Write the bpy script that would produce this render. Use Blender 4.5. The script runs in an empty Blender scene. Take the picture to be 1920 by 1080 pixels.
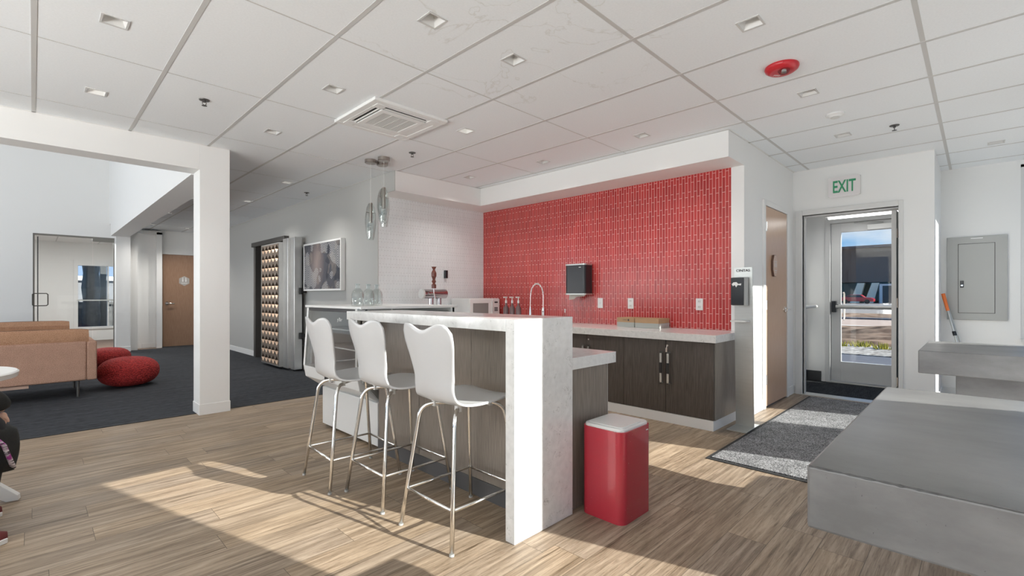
import bpy, bmesh, math, random
from mathutils import Vector, Matrix
random.seed(7)
PI = math.pi
C = bpy.context.scene.collection

# ------------------------------------------------------------------ camera, sky, sun, exposure
sc = bpy.context.scene
cam_d = bpy.data.cameras.new('camera'); cam = bpy.data.objects.new('camera', cam_d); C.objects.link(cam)
cam.location = (0, 0, 1.18)
cam.rotation_euler = (math.radians(90), 0, math.radians(44.6 - 90))
cam_d.sensor_width = 36; cam_d.lens = 886.0 / 1920 * 36; cam_d.shift_y = 14 / 1920
cam_d.clip_start = 0.02; cam_d.clip_end = 600
sc.camera = cam

vs = sc.view_settings
vs.view_transform = 'Standard'; vs.look = 'None'; vs.gamma = 1; vs.use_curve_mapping = False
vs.exposure = 0.12
try:
    sc.cycles.max_bounces = 10; sc.cycles.diffuse_bounces = 6; sc.cycles.glossy_bounces = 5
    sc.cycles.transmission_bounces = 8; sc.cycles.transparent_max_bounces = 24
    sc.cycles.caustics_reflective = False; sc.cycles.caustics_refractive = False
    sc.cycles.sample_clamp_indirect = 6
except Exception:
    pass

world = bpy.data.worlds.new('sky'); sc.world = world; world.use_nodes = True
wt = world.node_tree; wt.nodes.clear()
def wn(t, **k):
    n = wt.nodes.new(t)
    for a, b in k.items(): setattr(n, a, b)
    return n
w_out = wn('ShaderNodeOutputWorld'); w_bg = wn('ShaderNodeBackground')
w_tc = wn('ShaderNodeTexCoord'); w_sep = wn('ShaderNodeSeparateXYZ')
w_r = wn('ShaderNodeValToRGB'); w_n = wn('ShaderNodeTexNoise'); w_r2 = wn('ShaderNodeValToRGB'); w_mix = wn('ShaderNodeMix', data_type='RGBA')
w_map = wn('ShaderNodeMapping'); w_map.inputs['Scale'].default_value = (3, 3, 9)
w_r.color_ramp.elements[0].position = 0.0; w_r.color_ramp.elements[0].color = (0.22, 0.50, 0.83, 1)
w_r.color_ramp.elements[1].position = 0.5; w_r.color_ramp.elements[1].color = (0.10, 0.32, 0.76, 1)
w_r2.color_ramp.elements[0].position = 0.55; w_r2.color_ramp.elements[0].color = (0, 0, 0, 1)
w_r2.color_ramp.elements[1].position = 0.75; w_r2.color_ramp.elements[1].color = (1, 1, 1, 1)
w_n.inputs['Scale'].default_value = 1.6; w_n.inputs['Detail'].default_value = 6
wt.links.new(w_tc.outputs['Generated'], w_sep.inputs[0]); wt.links.new(w_sep.outputs['Z'], w_r.inputs[0])
wt.links.new(w_tc.outputs['Generated'], w_map.inputs[0]); wt.links.new(w_map.outputs[0], w_n.inputs['Vector'])
wt.links.new(w_n.outputs[0], w_r2.inputs[0]); wt.links.new(w_r2.outputs[0], w_mix.inputs[0])
wt.links.new(w_r.outputs[0], w_mix.inputs[6]); w_mix.inputs[7].default_value = (0.85, 0.88, 0.92, 1)
wt.links.new(w_mix.outputs[2], w_bg.inputs[0]); w_bg.inputs[1].default_value = 1.0
wt.links.new(w_bg.outputs[0], w_out.inputs[0])

SUN_DIR = Vector((-0.30, 1.0, -0.55)).normalized()
sd = bpy.data.lights.new('sun', 'SUN'); sun = bpy.data.objects.new('sun', sd); C.objects.link(sun)
sun.rotation_euler = (-SUN_DIR).to_track_quat('Z', 'Y').to_euler()
sun.location = (4, -10, 8)
sd.energy = 10.5; sd.angle = math.radians(0.5); sd.color = (1.0, 0.97, 0.92)

def fill_light(name, loc, direction, w, h, energy, col=(1.0, 0.985, 0.96)):
    """added fill: an area lamp set by a window opening to brighten the room"""
    d = bpy.data.lights.new(name, 'AREA'); d.shape = 'RECTANGLE'; d.size = w; d.size_y = h
    d.energy = energy; d.color = col
    o = bpy.data.objects.new(name, d); C.objects.link(o); o.location = loc
    o.rotation_euler = (-Vector(direction)).to_track_quat('Z', 'Y').to_euler()
    return o
CEIL = 2.667
fill_light('west_fill', (-4.50, 2.1, 0.75), (0.22, 0.12, 1.0), 4.8, 1.3, 450)  # fill lamps added out of view, mostly tilted up to brighten the ceiling
fill_light('south_west_fill', (-3.5, -0.66, 0.75), (0, 0.3, 1.0), 1.7, 1.3, 95)
fill_light('south_fill', (3.4, -0.68, 1.1), (0, 0.7, 1.0), 5.4, 1.6, 22)
fill_light('lounge_upper_fill', (-4.60, 9.3, 3.6), (1, 0.0, -0.25), 5.6, 1.3, 9)
fill_light('lounge_fill', (-4.55, 9.3, 1.1), (0.8, -0.15, 0.6), 5.6, 1.7, 165)

# ------------------------------------------------------------------ helpers
def tag(o, label=None, cat=None, group=None, kind=None):
    if label: o['label'] = label
    if cat: o['category'] = cat
    if group: o['group'] = group
    if kind: o['kind'] = kind
    return o
def thing(name, loc, label, cat, group=None, rz=0.0):
    o = bpy.data.objects.new(name, None); C.objects.link(o); o.location = loc; o.rotation_euler = (0, 0, rz)
    o.empty_display_size = 0.1
    return tag(o, label, cat, group)
def dup(root, loc=None, rz=None, label=None, group=None):
    r = root.copy(); C.objects.link(r)
    if loc is not None: r.location = loc
    if rz is not None: r.rotation_euler = (0, 0, rz)
    if label: r['label'] = label
    if group: r['group'] = group
    for ch in list(root.children):
        c = ch.copy(); C.objects.link(c); c.parent = r
        for g in list(ch.children):
            d = g.copy(); C.objects.link(d); d.parent = c
    return r

class MB:
    def __init__(s): s.v = []; s.f = []; s.m = []; s.mi = 0
    def add(s, vs, fs):
        b = len(s.v); s.v += [tuple(p) for p in vs]; s.f += [tuple(i + b for i in f) for f in fs]; s.m += [s.mi] * len(fs)
        return s
    def box(s, x0, x1, y0, y1, z0, z1):
        vs = [(x0,y0,z0),(x1,y0,z0),(x1,y1,z0),(x0,y1,z0),(x0,y0,z1),(x1,y0,z1),(x1,y1,z1),(x0,y1,z1)]
        return s.add(vs, [(0,3,2,1),(4,5,6,7),(0,1,5,4),(1,2,6,5),(2,3,7,6),(3,0,4,7)])
    def hexa(s, vs):
        return s.add(vs, [(0,3,2,1),(4,5,6,7),(0,1,5,4),(1,2,6,5),(2,3,7,6),(3,0,4,7)])
    def prism(s, pts, vec):
        n = len(pts); vec = Vector(vec)
        vs = [Vector(p) for p in pts] + [Vector(p) + vec for p in pts]
        fs = [tuple(range(n - 1, -1, -1)), tuple(range(n, 2 * n))] + [(i, (i + 1) % n, n + (i + 1) % n, n + i) for i in range(n)]
        return s.add(vs, fs)
    def tube(s, path, r, n=12, cap=True):
        P_ = [Vector(p) for p in path]; m = len(P_)
        rs = r if isinstance(r, (list, tuple)) else [r] * m
        t0 = (P_[1] - P_[0]).normalized(); up = Vector((0, 0, 1)) if abs(t0.z) < 0.9 else Vector((1, 0, 0))
        nrm = (up - t0 * up.dot(t0)).normalized(); vs = []
        for i in range(m):
            if i == 0: t = t0
            elif i == m - 1: t = (P_[i] - P_[i-1]).normalized()
            else: t = ((P_[i+1] - P_[i]).normalized() + (P_[i] - P_[i-1]).normalized()).normalized()
            nrm = (nrm - t * nrm.dot(t)).normalized(); b = t.cross(nrm)
            for k in range(n):
                a = 2 * PI * k / n; vs.append(P_[i] + (nrm * math.cos(a) + b * math.sin(a)) * rs[i])
        fs = []
        for i in range(m - 1):
            for k in range(n):
                a = i*n + k; c = i*n + (k+1) % n; fs.append((a, c, c + n, a + n))
        if cap: fs += [tuple(range(n - 1, -1, -1)), tuple(range((m-1)*n, m*n))]
        return s.add(vs, fs)
    def cyl(s, p0, p1, r0, r1=None, n=24):
        return s.tube([p0, p1], [r0, r0 if r1 is None else r1], n)
    def lathe(s, prof, c=(0, 0, 0), n=32, axis='z'):
        vs = []; m = len(prof)
        for (r, h) in prof:
            for k in range(n):
                a = 2*PI*k/n; x, y = r*math.cos(a), r*math.sin(a)
                if axis == 'z': vs.append((c[0]+x, c[1]+y, c[2]+h))
                elif axis == 'x': vs.append((c[0]+h, c[1]+x, c[2]+y))
                else: vs.append((c[0]+y, c[1]+h, c[2]+x))
        fs = []
        for i in range(m - 1):
            for k in range(n):
                a = i*n+k; b = i*n+(k+1)%n; fs.append((a, b, b+n, a+n))
        if prof[0][0] > 1e-5: fs.append(tuple(range(n-1, -1, -1)))
        if prof[-1][0] > 1e-5: fs.append(tuple(range((m-1)*n, m*n)))
        return s.add(vs, fs)
    def rbox(s, x0, x1, y0, y1, z0, z1, r, n=6):
        """box with rounded vertical corners"""
        pts = []
        for cx, cy, a0 in ((x1-r, y1-r, 0), (x0+r, y1-r, PI/2), (x0+r, y0+r, PI), (x1-r, y0+r, 1.5*PI)):
            for k in range(n+1):
                a = a0 + PI/2*k/n; pts.append((cx+r*math.cos(a), cy+r*math.sin(a), z0))
        return s.prism(pts, (0, 0, z1-z0))
    def build(s, name, mat, parent=None, local=False, smooth=False, bevel=0, seg=2, sub=0, label=None):
        off = Vector((0, 0, 0))
        if parent is not None and not local:
            p = parent
            while p is not None: off = off + p.location; p = p.parent
        me = bpy.data.meshes.new(name)
        me.from_pydata([tuple(Vector(v) - off) for v in s.v], [], s.f); me.update()
        bm = bmesh.new(); bm.from_mesh(me)
        if smooth or sub: bmesh.ops.remove_doubles(bm, verts=bm.verts, dist=1e-5)
        bmesh.ops.recalc_face_normals(bm, faces=bm.faces); bm.to_mesh(me); bm.free()
        mats = mat if isinstance(mat, (list, tuple)) else [mat]
        for m_ in mats: me.materials.append(m_)
        if len(mats) > 1 and len(me.polygons) == len(s.m):
            for p_, i_ in zip(me.polygons, s.m): p_.material_index = i_
        o = bpy.data.objects.new(name, me); C.objects.link(o)
        if parent is not None: o.parent = parent
        if bevel:
            b = o.modifiers.new('bevel', 'BEVEL'); b.width = bevel; b.segments = seg; b.limit_method = 'ANGLE'; b.angle_limit = math.radians(40)
        if sub:
            b = o.modifiers.new('sub', 'SUBSURF'); b.levels = sub; b.render_levels = sub
        if smooth:
            for p_ in me.polygons: p_.use_smooth = True
            if smooth != 'all':
                try:
                    me.set_sharp_from_angle(angle=math.radians(38))
                except Exception: pass
        if label: o['label'] = label
        return o

def struct(o): o['kind'] = 'structure'; return o
def text_mesh(name, txt, size, mat, parent, loc, rot, ext=0.0015, sx=1.0, local=False, bold=0.0):
    cu = bpy.data.curves.new(name, 'FONT'); cu.body = txt; cu.size = size; cu.extrude = ext; cu.align_x = 'CENTER'; cu.align_y = 'CENTER'; cu.offset = bold
    t = bpy.data.objects.new(name + '_c', cu); C.objects.link(t)
    dg = bpy.context.evaluated_depsgraph_get(); dg.update()
    me = bpy.data.meshes.new_from_object(t.evaluated_get(dg)); bpy.data.objects.remove(t)
    me.transform(Matrix.Diagonal((sx, 1, 1, 1)))
    me.materials.clear(); me.materials.append(mat)
    o = bpy.data.objects.new(name, me); C.objects.link(o)
    off = Vector((0, 0, 0)); p = parent
    if not local:
        while p is not None: off = off + p.location; p = p.parent
    if parent is not None: o.parent = parent
    o.location = Vector(loc) - off; o.rotation_euler = rot
    return o
ROT_NX = (PI/2, 0, -PI/2)      # text facing -X
ROT_NY = (PI/2, 0, 0)          # text facing -Y

# ------------------------------------------------------------------ materials
def mat_new(name):
    m = bpy.data.materials.new(name); m.use_nodes = True; nt = m.node_tree
    return m, nt, nt.nodes['Principled BSDF']
def plain(name, col, rough=0.5, metal=0.0, spec=0.5, noise=0.0, nscale=20, bump=0.0, emit=0, alpha=None, coat=0, stretch=None):
    m, nt, b = mat_new(name)
    b.inputs['Base Color'].default_value = (*col, 1); b.inputs['Roughness'].default_value = rough
    b.inputs['Metallic'].default_value = metal; b.inputs['Specular IOR Level'].default_value = spec
    if coat: b.inputs['Coat Weight'].default_value = coat; b.inputs['Coat Roughness'].default_value = 0.08
    if emit: b.inputs['Emission Color'].default_value = (*col, 1); b.inputs['Emission Strength'].default_value = emit
    tc = nt.nodes.new('ShaderNodeTexCoord'); mp = nt.nodes.new('ShaderNodeMapping'); n = nt.nodes.new('ShaderNodeTexNoise')
    nt.links.new(tc.outputs['Object'], mp.inputs[0]); nt.links.new(mp.outputs[0], n.inputs['Vector'])
    if stretch: mp.inputs['Scale'].default_value = stretch
    n.inputs['Scale'].default_value = nscale; n.inputs['Detail'].default_value = 4
    if noise:
        mx = nt.nodes.new('ShaderNodeMix'); mx.data_type = 'RGBA'
        mx.inputs[6].default_value = (*[max(0, c*(1-noise)) for c in col], 1); mx.inputs[7].default_value = (*[min(1, c*(1+noise)) for c in col], 1)
        nt.links.new(n.outputs[0], mx.inputs[0]); nt.links.new(mx.outputs[2], b.inputs['Base Color'])
    if bump:
        bp = nt.nodes.new('ShaderNodeBump'); bp.inputs['Strength'].default_value = bump; bp.inputs['Distance'].default_value = 0.01
        nt.links.new(n.outputs[0], bp.inputs['Height']); nt.links.new(bp.outputs[0], b.inputs['Normal'])
    return m
def ramp(nt, src, stops, interp='LINEAR'):
    r = nt.nodes.new('ShaderNodeValToRGB'); r.color_ramp.interpolation = interp
    while len(r.color_ramp.elements) < len(stops): r.color_ramp.elements.new(0.5)
    for e, (p, c) in zip(r.color_ramp.elements, stops):
        e.position = p; e.color = (*c, 1) if len(c) == 3 else c
    nt.links.new(src, r.inputs[0]); return r.outputs[0]
def nmix(nt, f, a, b, mode='MIX'):
    mx = nt.nodes.new('ShaderNodeMix'); mx.data_type = 'RGBA'; mx.blend_type = mode
    for i, v in ((0, f), (6, a), (7, b)):
        if hasattr(v, 'links'): nt.links.new(v, mx.inputs[i])
        elif isinstance(v, (int, float)): mx.inputs[i].default_value = v
        else: mx.inputs[i].default_value = (*v, 1)
    return mx.outputs[2]
def ntex(nt, scale, detail=4, stretch=(1, 1, 1), rough=0.5, dist=0.0, coord='Object', rot=(0, 0, 0)):
    tc = nt.nodes.new('ShaderNodeTexCoord'); mp = nt.nodes.new('ShaderNodeMapping'); n = nt.nodes.new('ShaderNodeTexNoise')
    mp.inputs['Scale'].default_value = stretch; mp.inputs['Rotation'].default_value = rot
    nt.links.new(tc.outputs[coord], mp.inputs[0]); nt.links.new(mp.outputs[0], n.inputs['Vector'])
    n.inputs['Scale'].default_value = scale; n.inputs['Detail'].default_value = detail; n.inputs['Roughness'].default_value = rough; n.inputs['Distortion'].default_value = dist
    return n.outputs[0]
def bump(nt, b, h, s=0.3, d=0.01):
    bp = nt.nodes.new('ShaderNodeBump'); bp.inputs['Strength'].default_value = s; bp.inputs['Distance'].default_value = d
    nt.links.new(h, bp.inputs['Height']); nt.links.new(bp.outputs[0], b.inputs['Normal'])

M = {}
M['wall'] = plain('wall_paint', (0.80, 0.80, 0.79), 0.6, bump=0.06, nscale=220)
M['graywall'] = plain('gray_paint', (0.43, 0.43, 0.415), 0.65, bump=0.06, nscale=220)
M['ceil'] = plain('ceiling_tile', (0.86, 0.86, 0.85), 0.8, noise=0.02, nscale=90, bump=0.12)
def m_ceil():
    m, nt, b = mat_new('ceiling_tile_stained')
    col = ramp(nt, ntex(nt, 90, 4), [(0.3, (0.81, 0.84, 0.865)), (0.7, (0.85, 0.88, 0.905))])
    ring_ = ramp(nt, ntex(nt, 1.6, 6, dist=0.6), [(0.494, (1, 1, 1)), (0.5, (0.87, 0.86, 0.83)), (0.506, (1, 1, 1))])
    tc = nt.nodes.new('ShaderNodeTexCoord'); mp = nt.nodes.new('ShaderNodeMapping'); mp.inputs['Location'].default_value = (-2.0/1.0, -1.95/1.0, -2.66); g = nt.nodes.new('ShaderNodeTexGradient'); g.gradient_type = 'SPHERICAL'
    nt.links.new(tc.outputs['Object'], mp.inputs[0]); nt.links.new(mp.outputs[0], g.inputs[0])
    msk = ramp(nt, g.outputs['Fac'], [(0.0, (0, 0, 0)), (0.25, (1, 1, 1))])
    nt.links.new(nmix(nt, msk, col, nmix(nt, 1.0, col, ring_, 'MULTIPLY')), b.inputs['Base Color']); b.inputs['Roughness'].default_value = 0.8
    return m
M['tee'] = plain('ceiling_tee', (0.56, 0.56, 0.55), 0.5)
M['trimgrey'] = plain('door_frame_paint', (0.66, 0.66, 0.65), 0.4)
M['trimwhite'] = plain('baseboard_paint', (0.78, 0.78, 0.77), 0.45)
M['stool'] = plain('stool_white', (0.55, 0.55, 0.55), 0.28, spec=0.5)
M['chrome'] = plain('chrome', (0.86, 0.85, 0.83), 0.12, metal=1.0)
M['steel'] = plain('brushed_steel', (0.55, 0.56, 0.54), 0.38, metal=0.85, noise=0.08, nscale=6, stretch=(1, 1, 12))
M['vault'] = plain('vault_steel', (0.62, 0.62, 0.61), 0.34, metal=0.9, noise=0.18, nscale=5, bump=0.05)
M['nickel'] = plain('pendant_nickel', (0.42, 0.38, 0.35), 0.28, metal=0.9)
M['darksteel'] = plain('dark_steel', (0.10, 0.095, 0.09), 0.4, metal=0.5)
M['black'] = plain('black_plastic', (0.012, 0.013, 0.016), 0.28)
M['blackmatte'] = plain('black_matte', (0.02, 0.02, 0.02), 0.7)
M['white'] = plain('white_plastic', (0.78, 0.78, 0.77), 0.35)
M['offwhite'] = plain('off_white_plastic', (0.68, 0.68, 0.66), 0.4)
M['greybox'] = plain('panel_grey_enamel', (0.40, 0.405, 0.39), 0.4)
M['copper'] = plain('copper', (0.62, 0.44, 0.31), 0.4, metal=0.35, noise=0.2, nscale=8)
M['bronze'] = plain('bronze_plate', (0.22, 0.175, 0.14), 0.45, metal=0.4, noise=0.2, nscale=6)
M['coppershade'] = plain('shaded_copper', (0.05, 0.035, 0.025), 0.5, metal=0.3)  # copper darkened to imitate shade inside the recesses
M['dchrome'] = plain('dark_chrome', (0.50, 0.48, 0.50), 0.15, metal=1.0)
M['redplastic'] = plain('alarm_red', (0.50, 0.02, 0.03), 0.3)
M['wornedge'] = plain('worn_edge', (0.07, 0.07, 0.07), 0.8, noise=0.5, nscale=150)
M['orange'] = plain('orange_handle', (0.85, 0.20, 0.04), 0.45)
M['cardboard'] = plain('cardboard', (0.42, 0.27, 0.15), 0.8, noise=0.1, nscale=30)
M['graycard'] = plain('gray_card', (0.40, 0.42, 0.40), 0.6)
M['ink'] = plain('ink', (0.04, 0.03, 0.03), 0.7)
M['exitgreen'] = plain('exit_green', (0.03, 0.28, 0.13), 0.5)
M['lamp_on'] = plain('lamp_lens', (1, 0.98, 0.94), 0.5, emit=9)
M['lamp_dim'] = plain('lamp_lens_dim', (1, 0.98, 0.95), 0.5, emit=0.6)
M['lamp_soft'] = plain('lamp_lens_soft', (1, 1, 0.98), 0.5, emit=3)
M['mahog'] = plain('tap_wood', (0.16, 0.05, 0.035), 0.4, noise=0.3, nscale=14)
M['skin'] = plain('skin', (0.62, 0.38, 0.28), 0.5)
M['coat'] = plain('black_coat', (0.018, 0.02, 0.02), 0.8, noise=0.3, nscale=40, bump=0.3)
M['trouser'] = plain('dark_trousers', (0.025, 0.026, 0.03), 0.85)
M['shoe'] = plain('maroon_shoe', (0.14, 0.02, 0.02), 0.6)
M['hair'] = plain('brown_hair', (0.05, 0.03, 0.02), 0.6, noise=0.3, nscale=60)
M['towel'] = plain('paper', (0.75, 0.68, 0.60), 0.8)
M['asphalt'] = plain('asphalt', (0.10, 0.10, 0.11), 0.9, noise=0.15, nscale=20)
M['road'] = plain('road_tan', (0.42, 0.31, 0.24), 0.9, noise=0.15, nscale=2)
M['curb'] = plain('kerb', (0.60, 0.55, 0.48), 0.9)
M['facade'] = plain('dark_facade', (0.16, 0.105, 0.075), 0.8, noise=0.15, nscale=0.5)
M['greenglass'] = plain('green_glazing', (0.03, 0.085, 0.075), 0.15)
M['column'] = plain('pale_column', (0.92, 0.80, 0.60), 0.7)
M['carred'] = plain('car_red', (0.45, 0.02, 0.025), 0.3, coat=0.6)
M['carglass'] = plain('car_glass', (0.02, 0.025, 0.03), 0.1)
M['rubber'] = plain('rubber', (0.02, 0.02, 0.02), 0.8)

def m_glass(name='window_glass', tint=(0.97, 0.985, 0.98), refl=0.45):
    m = bpy.data.materials.new(name); m.use_nodes = True; nt = m.node_tree; nt.nodes.clear()
    o = nt.nodes.new('ShaderNodeOutputMaterial'); t = nt.nodes.new('ShaderNodeBsdfTransparent'); g = nt.nodes.new('ShaderNodeBsdfGlossy')
    mx = nt.nodes.new('ShaderNodeMixShader'); fr0 = nt.nodes.new('ShaderNodeLayerWeight'); fr0.inputs[0].default_value = 0.5
    fr1 = nt.nodes.new('ShaderNodeMath'); fr1.operation = 'POWER'; fr1.inputs[1].default_value = 4.0; nt.links.new(fr0.outputs['Facing'], fr1.inputs[0])
    fr = nt.nodes.new('ShaderNodeMath'); fr.operation = 'MULTIPLY_ADD'; fr.inputs[1].default_value = 0.55; fr.inputs[2].default_value = 0.045; nt.links.new(fr1.outputs[0], fr.inputs[0])
    t.inputs[0].default_value = (*tint, 1); g.inputs['Roughness'].default_value = 0.02; g.inputs[0].default_value = (refl, refl, refl, 1)
    nt.links.new(fr.outputs[0], mx.inputs[0]); nt.links.new(t.outputs[0], mx.inputs[1]); nt.links.new(g.outputs[0], mx.inputs[2]); nt.links.new(mx.outputs[0], o.inputs[0])
    return m
M['glass'] = m_glass()
M['bottle'] = m_glass('bottle_glass', (0.93, 0.945, 0.94), 0.8)
M['caseglass'] = m_glass('case_glass', (0.85, 0.86, 0.86), 0.8)

def m_wood():
    m, nt, b = mat_new('oak_plank_vinyl')
    tc = nt.nodes.new('ShaderNodeTexCoord')
    br = nt.nodes.new('ShaderNodeTexBrick'); br.offset = 0.37; br.inputs['Scale'].default_value = 1; br.inputs['Brick Width'].default_value = 1.22; br.inputs['Row Height'].default_value = 0.178
    br.inputs['Mortar Size'].default_value = 0.0010; br.inputs['Mortar Smooth'].default_value = 0.1
    br.inputs['Color1'].default_value = (0.0, 0, 0, 1); br.inputs['Color2'].default_value = (1, 1, 1, 1); br.inputs['Mortar'].default_value = (0.5, 0.5, 0.5, 1)
    sp = nt.nodes.new('ShaderNodeSeparateXYZ'); nt.links.new(tc.outputs['Object'], sp.inputs[0])
    dv = nt.nodes.new('ShaderNodeMath'); dv.operation = 'DIVIDE'; dv.inputs[1].default_value = 0.178; nt.links.new(sp.outputs['Y'], dv.inputs[0])
    fl_ = nt.nodes.new('ShaderNodeMath'); fl_.operation = 'FLOOR'; nt.links.new(dv.outputs[0], fl_.inputs[0])
    wn_ = nt.nodes.new('ShaderNodeTexWhiteNoise'); wn_.noise_dimensions = '1D'; nt.links.new(fl_.outputs[0], wn_.inputs['W'])
    ma = nt.nodes.new('ShaderNodeMath'); ma.operation = 'MULTIPLY_ADD'; ma.inputs[1].default_value = 1.22; nt.links.new(wn_.outputs['Value'], ma.inputs[0]); nt.links.new(sp.outputs['X'], ma.inputs[2])
    cbx = nt.nodes.new('ShaderNodeCombineXYZ'); nt.links.new(ma.outputs[0], cbx.inputs[0]); nt.links.new(sp.outputs['Y'], cbx.inputs[1]); br.offset = 0.0
    nt.links.new(cbx.outputs[0], br.inputs['Vector'])
    # per-plank shift of the grain
    mp = nt.nodes.new('ShaderNodeMapping'); vm = nt.nodes.new('ShaderNodeVectorMath'); vm.operation = 'MULTIPLY_ADD'
    nt.links.new(br.outputs['Color'], vm.inputs[0]); vm.inputs[1].default_value = (7, 3, 5); nt.links.new(tc.outputs['Object'], vm.inputs[2])
    nt.links.new(vm.outputs[0], mp.inputs[0]); mp.inputs['Scale'].default_value = (1.1, 20, 1)
    def nz(scale, det, rough=0.6, dist=0.3):
        n = nt.nodes.new('ShaderNodeTexNoise'); n.inputs['Scale'].default_value = scale; n.inputs['Detail'].default_value = det; n.inputs['Roughness'].default_value = rough; n.inputs['Distortion'].default_value = dist
        nt.links.new(mp.outputs[0], n.inputs['Vector']); return n.outputs[0]
    base = ramp(nt, nz(1.5, 9, 0.68, 0.5), [(0.30, (0.14, 0.102, 0.068)), (0.45, (0.255, 0.195, 0.138)), (0.58, (0.365, 0.288, 0.212)), (0.76, (0.47, 0.385, 0.288))])
    fine = ramp(nt, nz(5, 8, 0.78, 0.5), [(0.30, (0.36, 0.33, 0.30)), (0.42, (0.80, 0.78, 0.76)), (0.52, (1.04, 1.04, 1.04))])
    col = nmix(nt, 1.0, base, fine, 'MULTIPLY')
    tint = ramp(nt, br.outputs['Color'], [(0, (0.86, 0.86, 0.88)), (1, (1.1, 1.06, 1.0))])
    col = nmix(nt, 1.0, col, tint, 'MULTIPLY')
    # knots
    kn = ntex(nt, 2.3, 3, (1, 3.2, 1)); kr = ramp(nt, kn, [(0.0, (0.25, 0.2, 0.16)), (0.24, (0.4, 0.34, 0.3)), (0.29, (1, 1, 1))])
    col = nmix(nt, 0.9, col, kr, 'MULTIPLY')
    mp3 = nt.nodes.new('ShaderNodeMapping'); mp3.inputs['Scale'].default_value = (1.0, 34, 1); nt.links.new(vm.outputs[0], mp3.inputs[0])
    n3 = nt.nodes.new('ShaderNodeTexNoise'); n3.inputs['Scale'].default_value = 1.9; n3.inputs['Detail'].default_value = 7; n3.inputs['Roughness'].default_value = 0.62; n3.inputs['Distortion'].default_value = 0.25; nt.links.new(mp3.outputs[0], n3.inputs['Vector'])
    ck = ramp(nt, n3.outputs[0], [(0.0, (0.30, 0.25, 0.20)), (0.33, (0.45, 0.39, 0.33)), (0.40, (1, 1, 1))])
    col = nmix(nt, 0.85, col, ck, 'MULTIPLY')
    col = nmix(nt, br.outputs['Fac'], col, (0.07, 0.05, 0.035))
    nt.links.new(col, b.inputs['Base Color']); b.inputs['Roughness'].default_value = 0.48; b.inputs['Specular IOR Level'].default_value = 0.35
    bump(nt, b, nz(6, 6), 0.12, 0.004)
    return m
M['wood'] = m_wood()

def m_carpet(name, c0, c1, scale=120, streak=(1, 1, 1), rough=0.95, bmp=0.6, var=0.25):
    m, nt, b = mat_new(name)
    n1 = ntex(nt, scale, 3, streak); n2 = ntex(nt, scale*0.08, 4, streak)
    col = ramp(nt, n1, [(0.32, c0), (0.66, c1)])
    v = ramp(nt, n2, [(0.3, (1-var,)*3), (0.7, (1+var*0.6,)*3)])
    nt.links.new(nmix(nt, 1.0, col, v, 'MULTIPLY'), b.inputs['Base Color']); b.inputs['Roughness'].default_value = rough; b.inputs['Specular IOR Level'].default_value = 0.1
    bump(nt, b, n1, bmp, 0.01); return m
M['carpet'] = m_carpet('charcoal_carpet', (0.020, 0.022, 0.026), (0.085, 0.09, 0.10), 40, (0.35, 6, 1))
M['mat'] = m_carpet('entrance_mat_pile', (0.035, 0.035, 0.037), (0.36, 0.36, 0.365), 110)
M['vestmat'] = m_carpet('vestibule_carpet', (0.012, 0.013, 0.014), (0.06, 0.062, 0.066), 60, (0.6, 4, 1))
M['sofa'] = m_carpet('rust_wool', (0.33, 0.185, 0.13), (0.56, 0.36, 0.275), 160, bmp=0.3, var=0.06)
M['sofacush'] = m_carpet('rust_wool_cushion', (0.34, 0.18, 0.105), (0.52, 0.31, 0.20), 160, bmp=0.3, var=0.06)
M['dirt'] = m_carpet('dirt', (0.05, 0.028, 0.016), (0.40, 0.27, 0.18), 1.6, bmp=0.8)
M['gravel'] = m_carpet('gravel', (0.12, 0.10, 0.08), (0.50, 0.46, 0.40), 9, bmp=0.8)
M['shrub'] = m_carpet('dry_shrub', (0.12, 0.13, 0.02), (0.45, 0.40, 0.08), 14, bmp=0.8)

def m_tile(name, c0, c1, grout, axis, gl=0.12, msz=0.0022, rh=0.0315, bw=0.150):
    """narrow upright tiles; axis = world axis the wall runs along"""
    m, nt, b = mat_new(name)
    tc = nt.nodes.new('ShaderNodeTexCoord'); sp = nt.nodes.new('ShaderNodeSeparateXYZ'); cb = nt.nodes.new('ShaderNodeCombineXYZ')
    nt.links.new(tc.outputs['Object'], sp.inputs[0]); nt.links.new(sp.outputs['Z'], cb.inputs[0]); nt.links.new(sp.outputs[axis], cb.inputs[1])
    br = nt.nodes.new('ShaderNodeTexBrick'); br.offset = 0.36; br.offset_frequency = 2
    br.inputs['Scale'].default_value = 1; br.inputs['Brick Width'].default_value = bw; br.inputs['Row Height'].default_value = rh
    br.inputs['Mortar Size'].default_value = msz; br.inputs['Mortar Smooth'].default_value = 0.15; br.inputs['Bias'].default_value = 0
    br.inputs['Color1'].default_value = (*c0, 1); br.inputs['Color2'].default_value = (*c1, 1); br.inputs['Mortar'].default_value = (*grout, 1)
    nt.links.new(cb.outputs[0], br.inputs['Vector']); nt.links.new(br.outputs['Color'], b.inputs['Base Color'])
    rr = ramp(nt, br.outputs['Fac'], [(0, (gl, gl, gl)), (1, (0.7, 0.7, 0.7))]); nt.links.new(rr, b.inputs['Roughness'])
    inv = ramp(nt, br.outputs['Fac'], [(0, (1, 1, 1)), (1, (0, 0, 0))]); bump(nt, b, inv, 0.5, 0.002)
    return m
M['redtile'] = m_tile('red_glass_tile', (0.36, 0.022, 0.023), (0.48, 0.038, 0.036), (0.78, 0.46, 0.42), 'Y', 0.24)
M['whitetile'] = m_tile('white_glazed_tile', (0.80, 0.845, 0.86), (0.84, 0.885, 0.90), (0.60, 0.635, 0.645), 'X', 0.14, 0.0028, 0.0215, 0.105)

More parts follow.
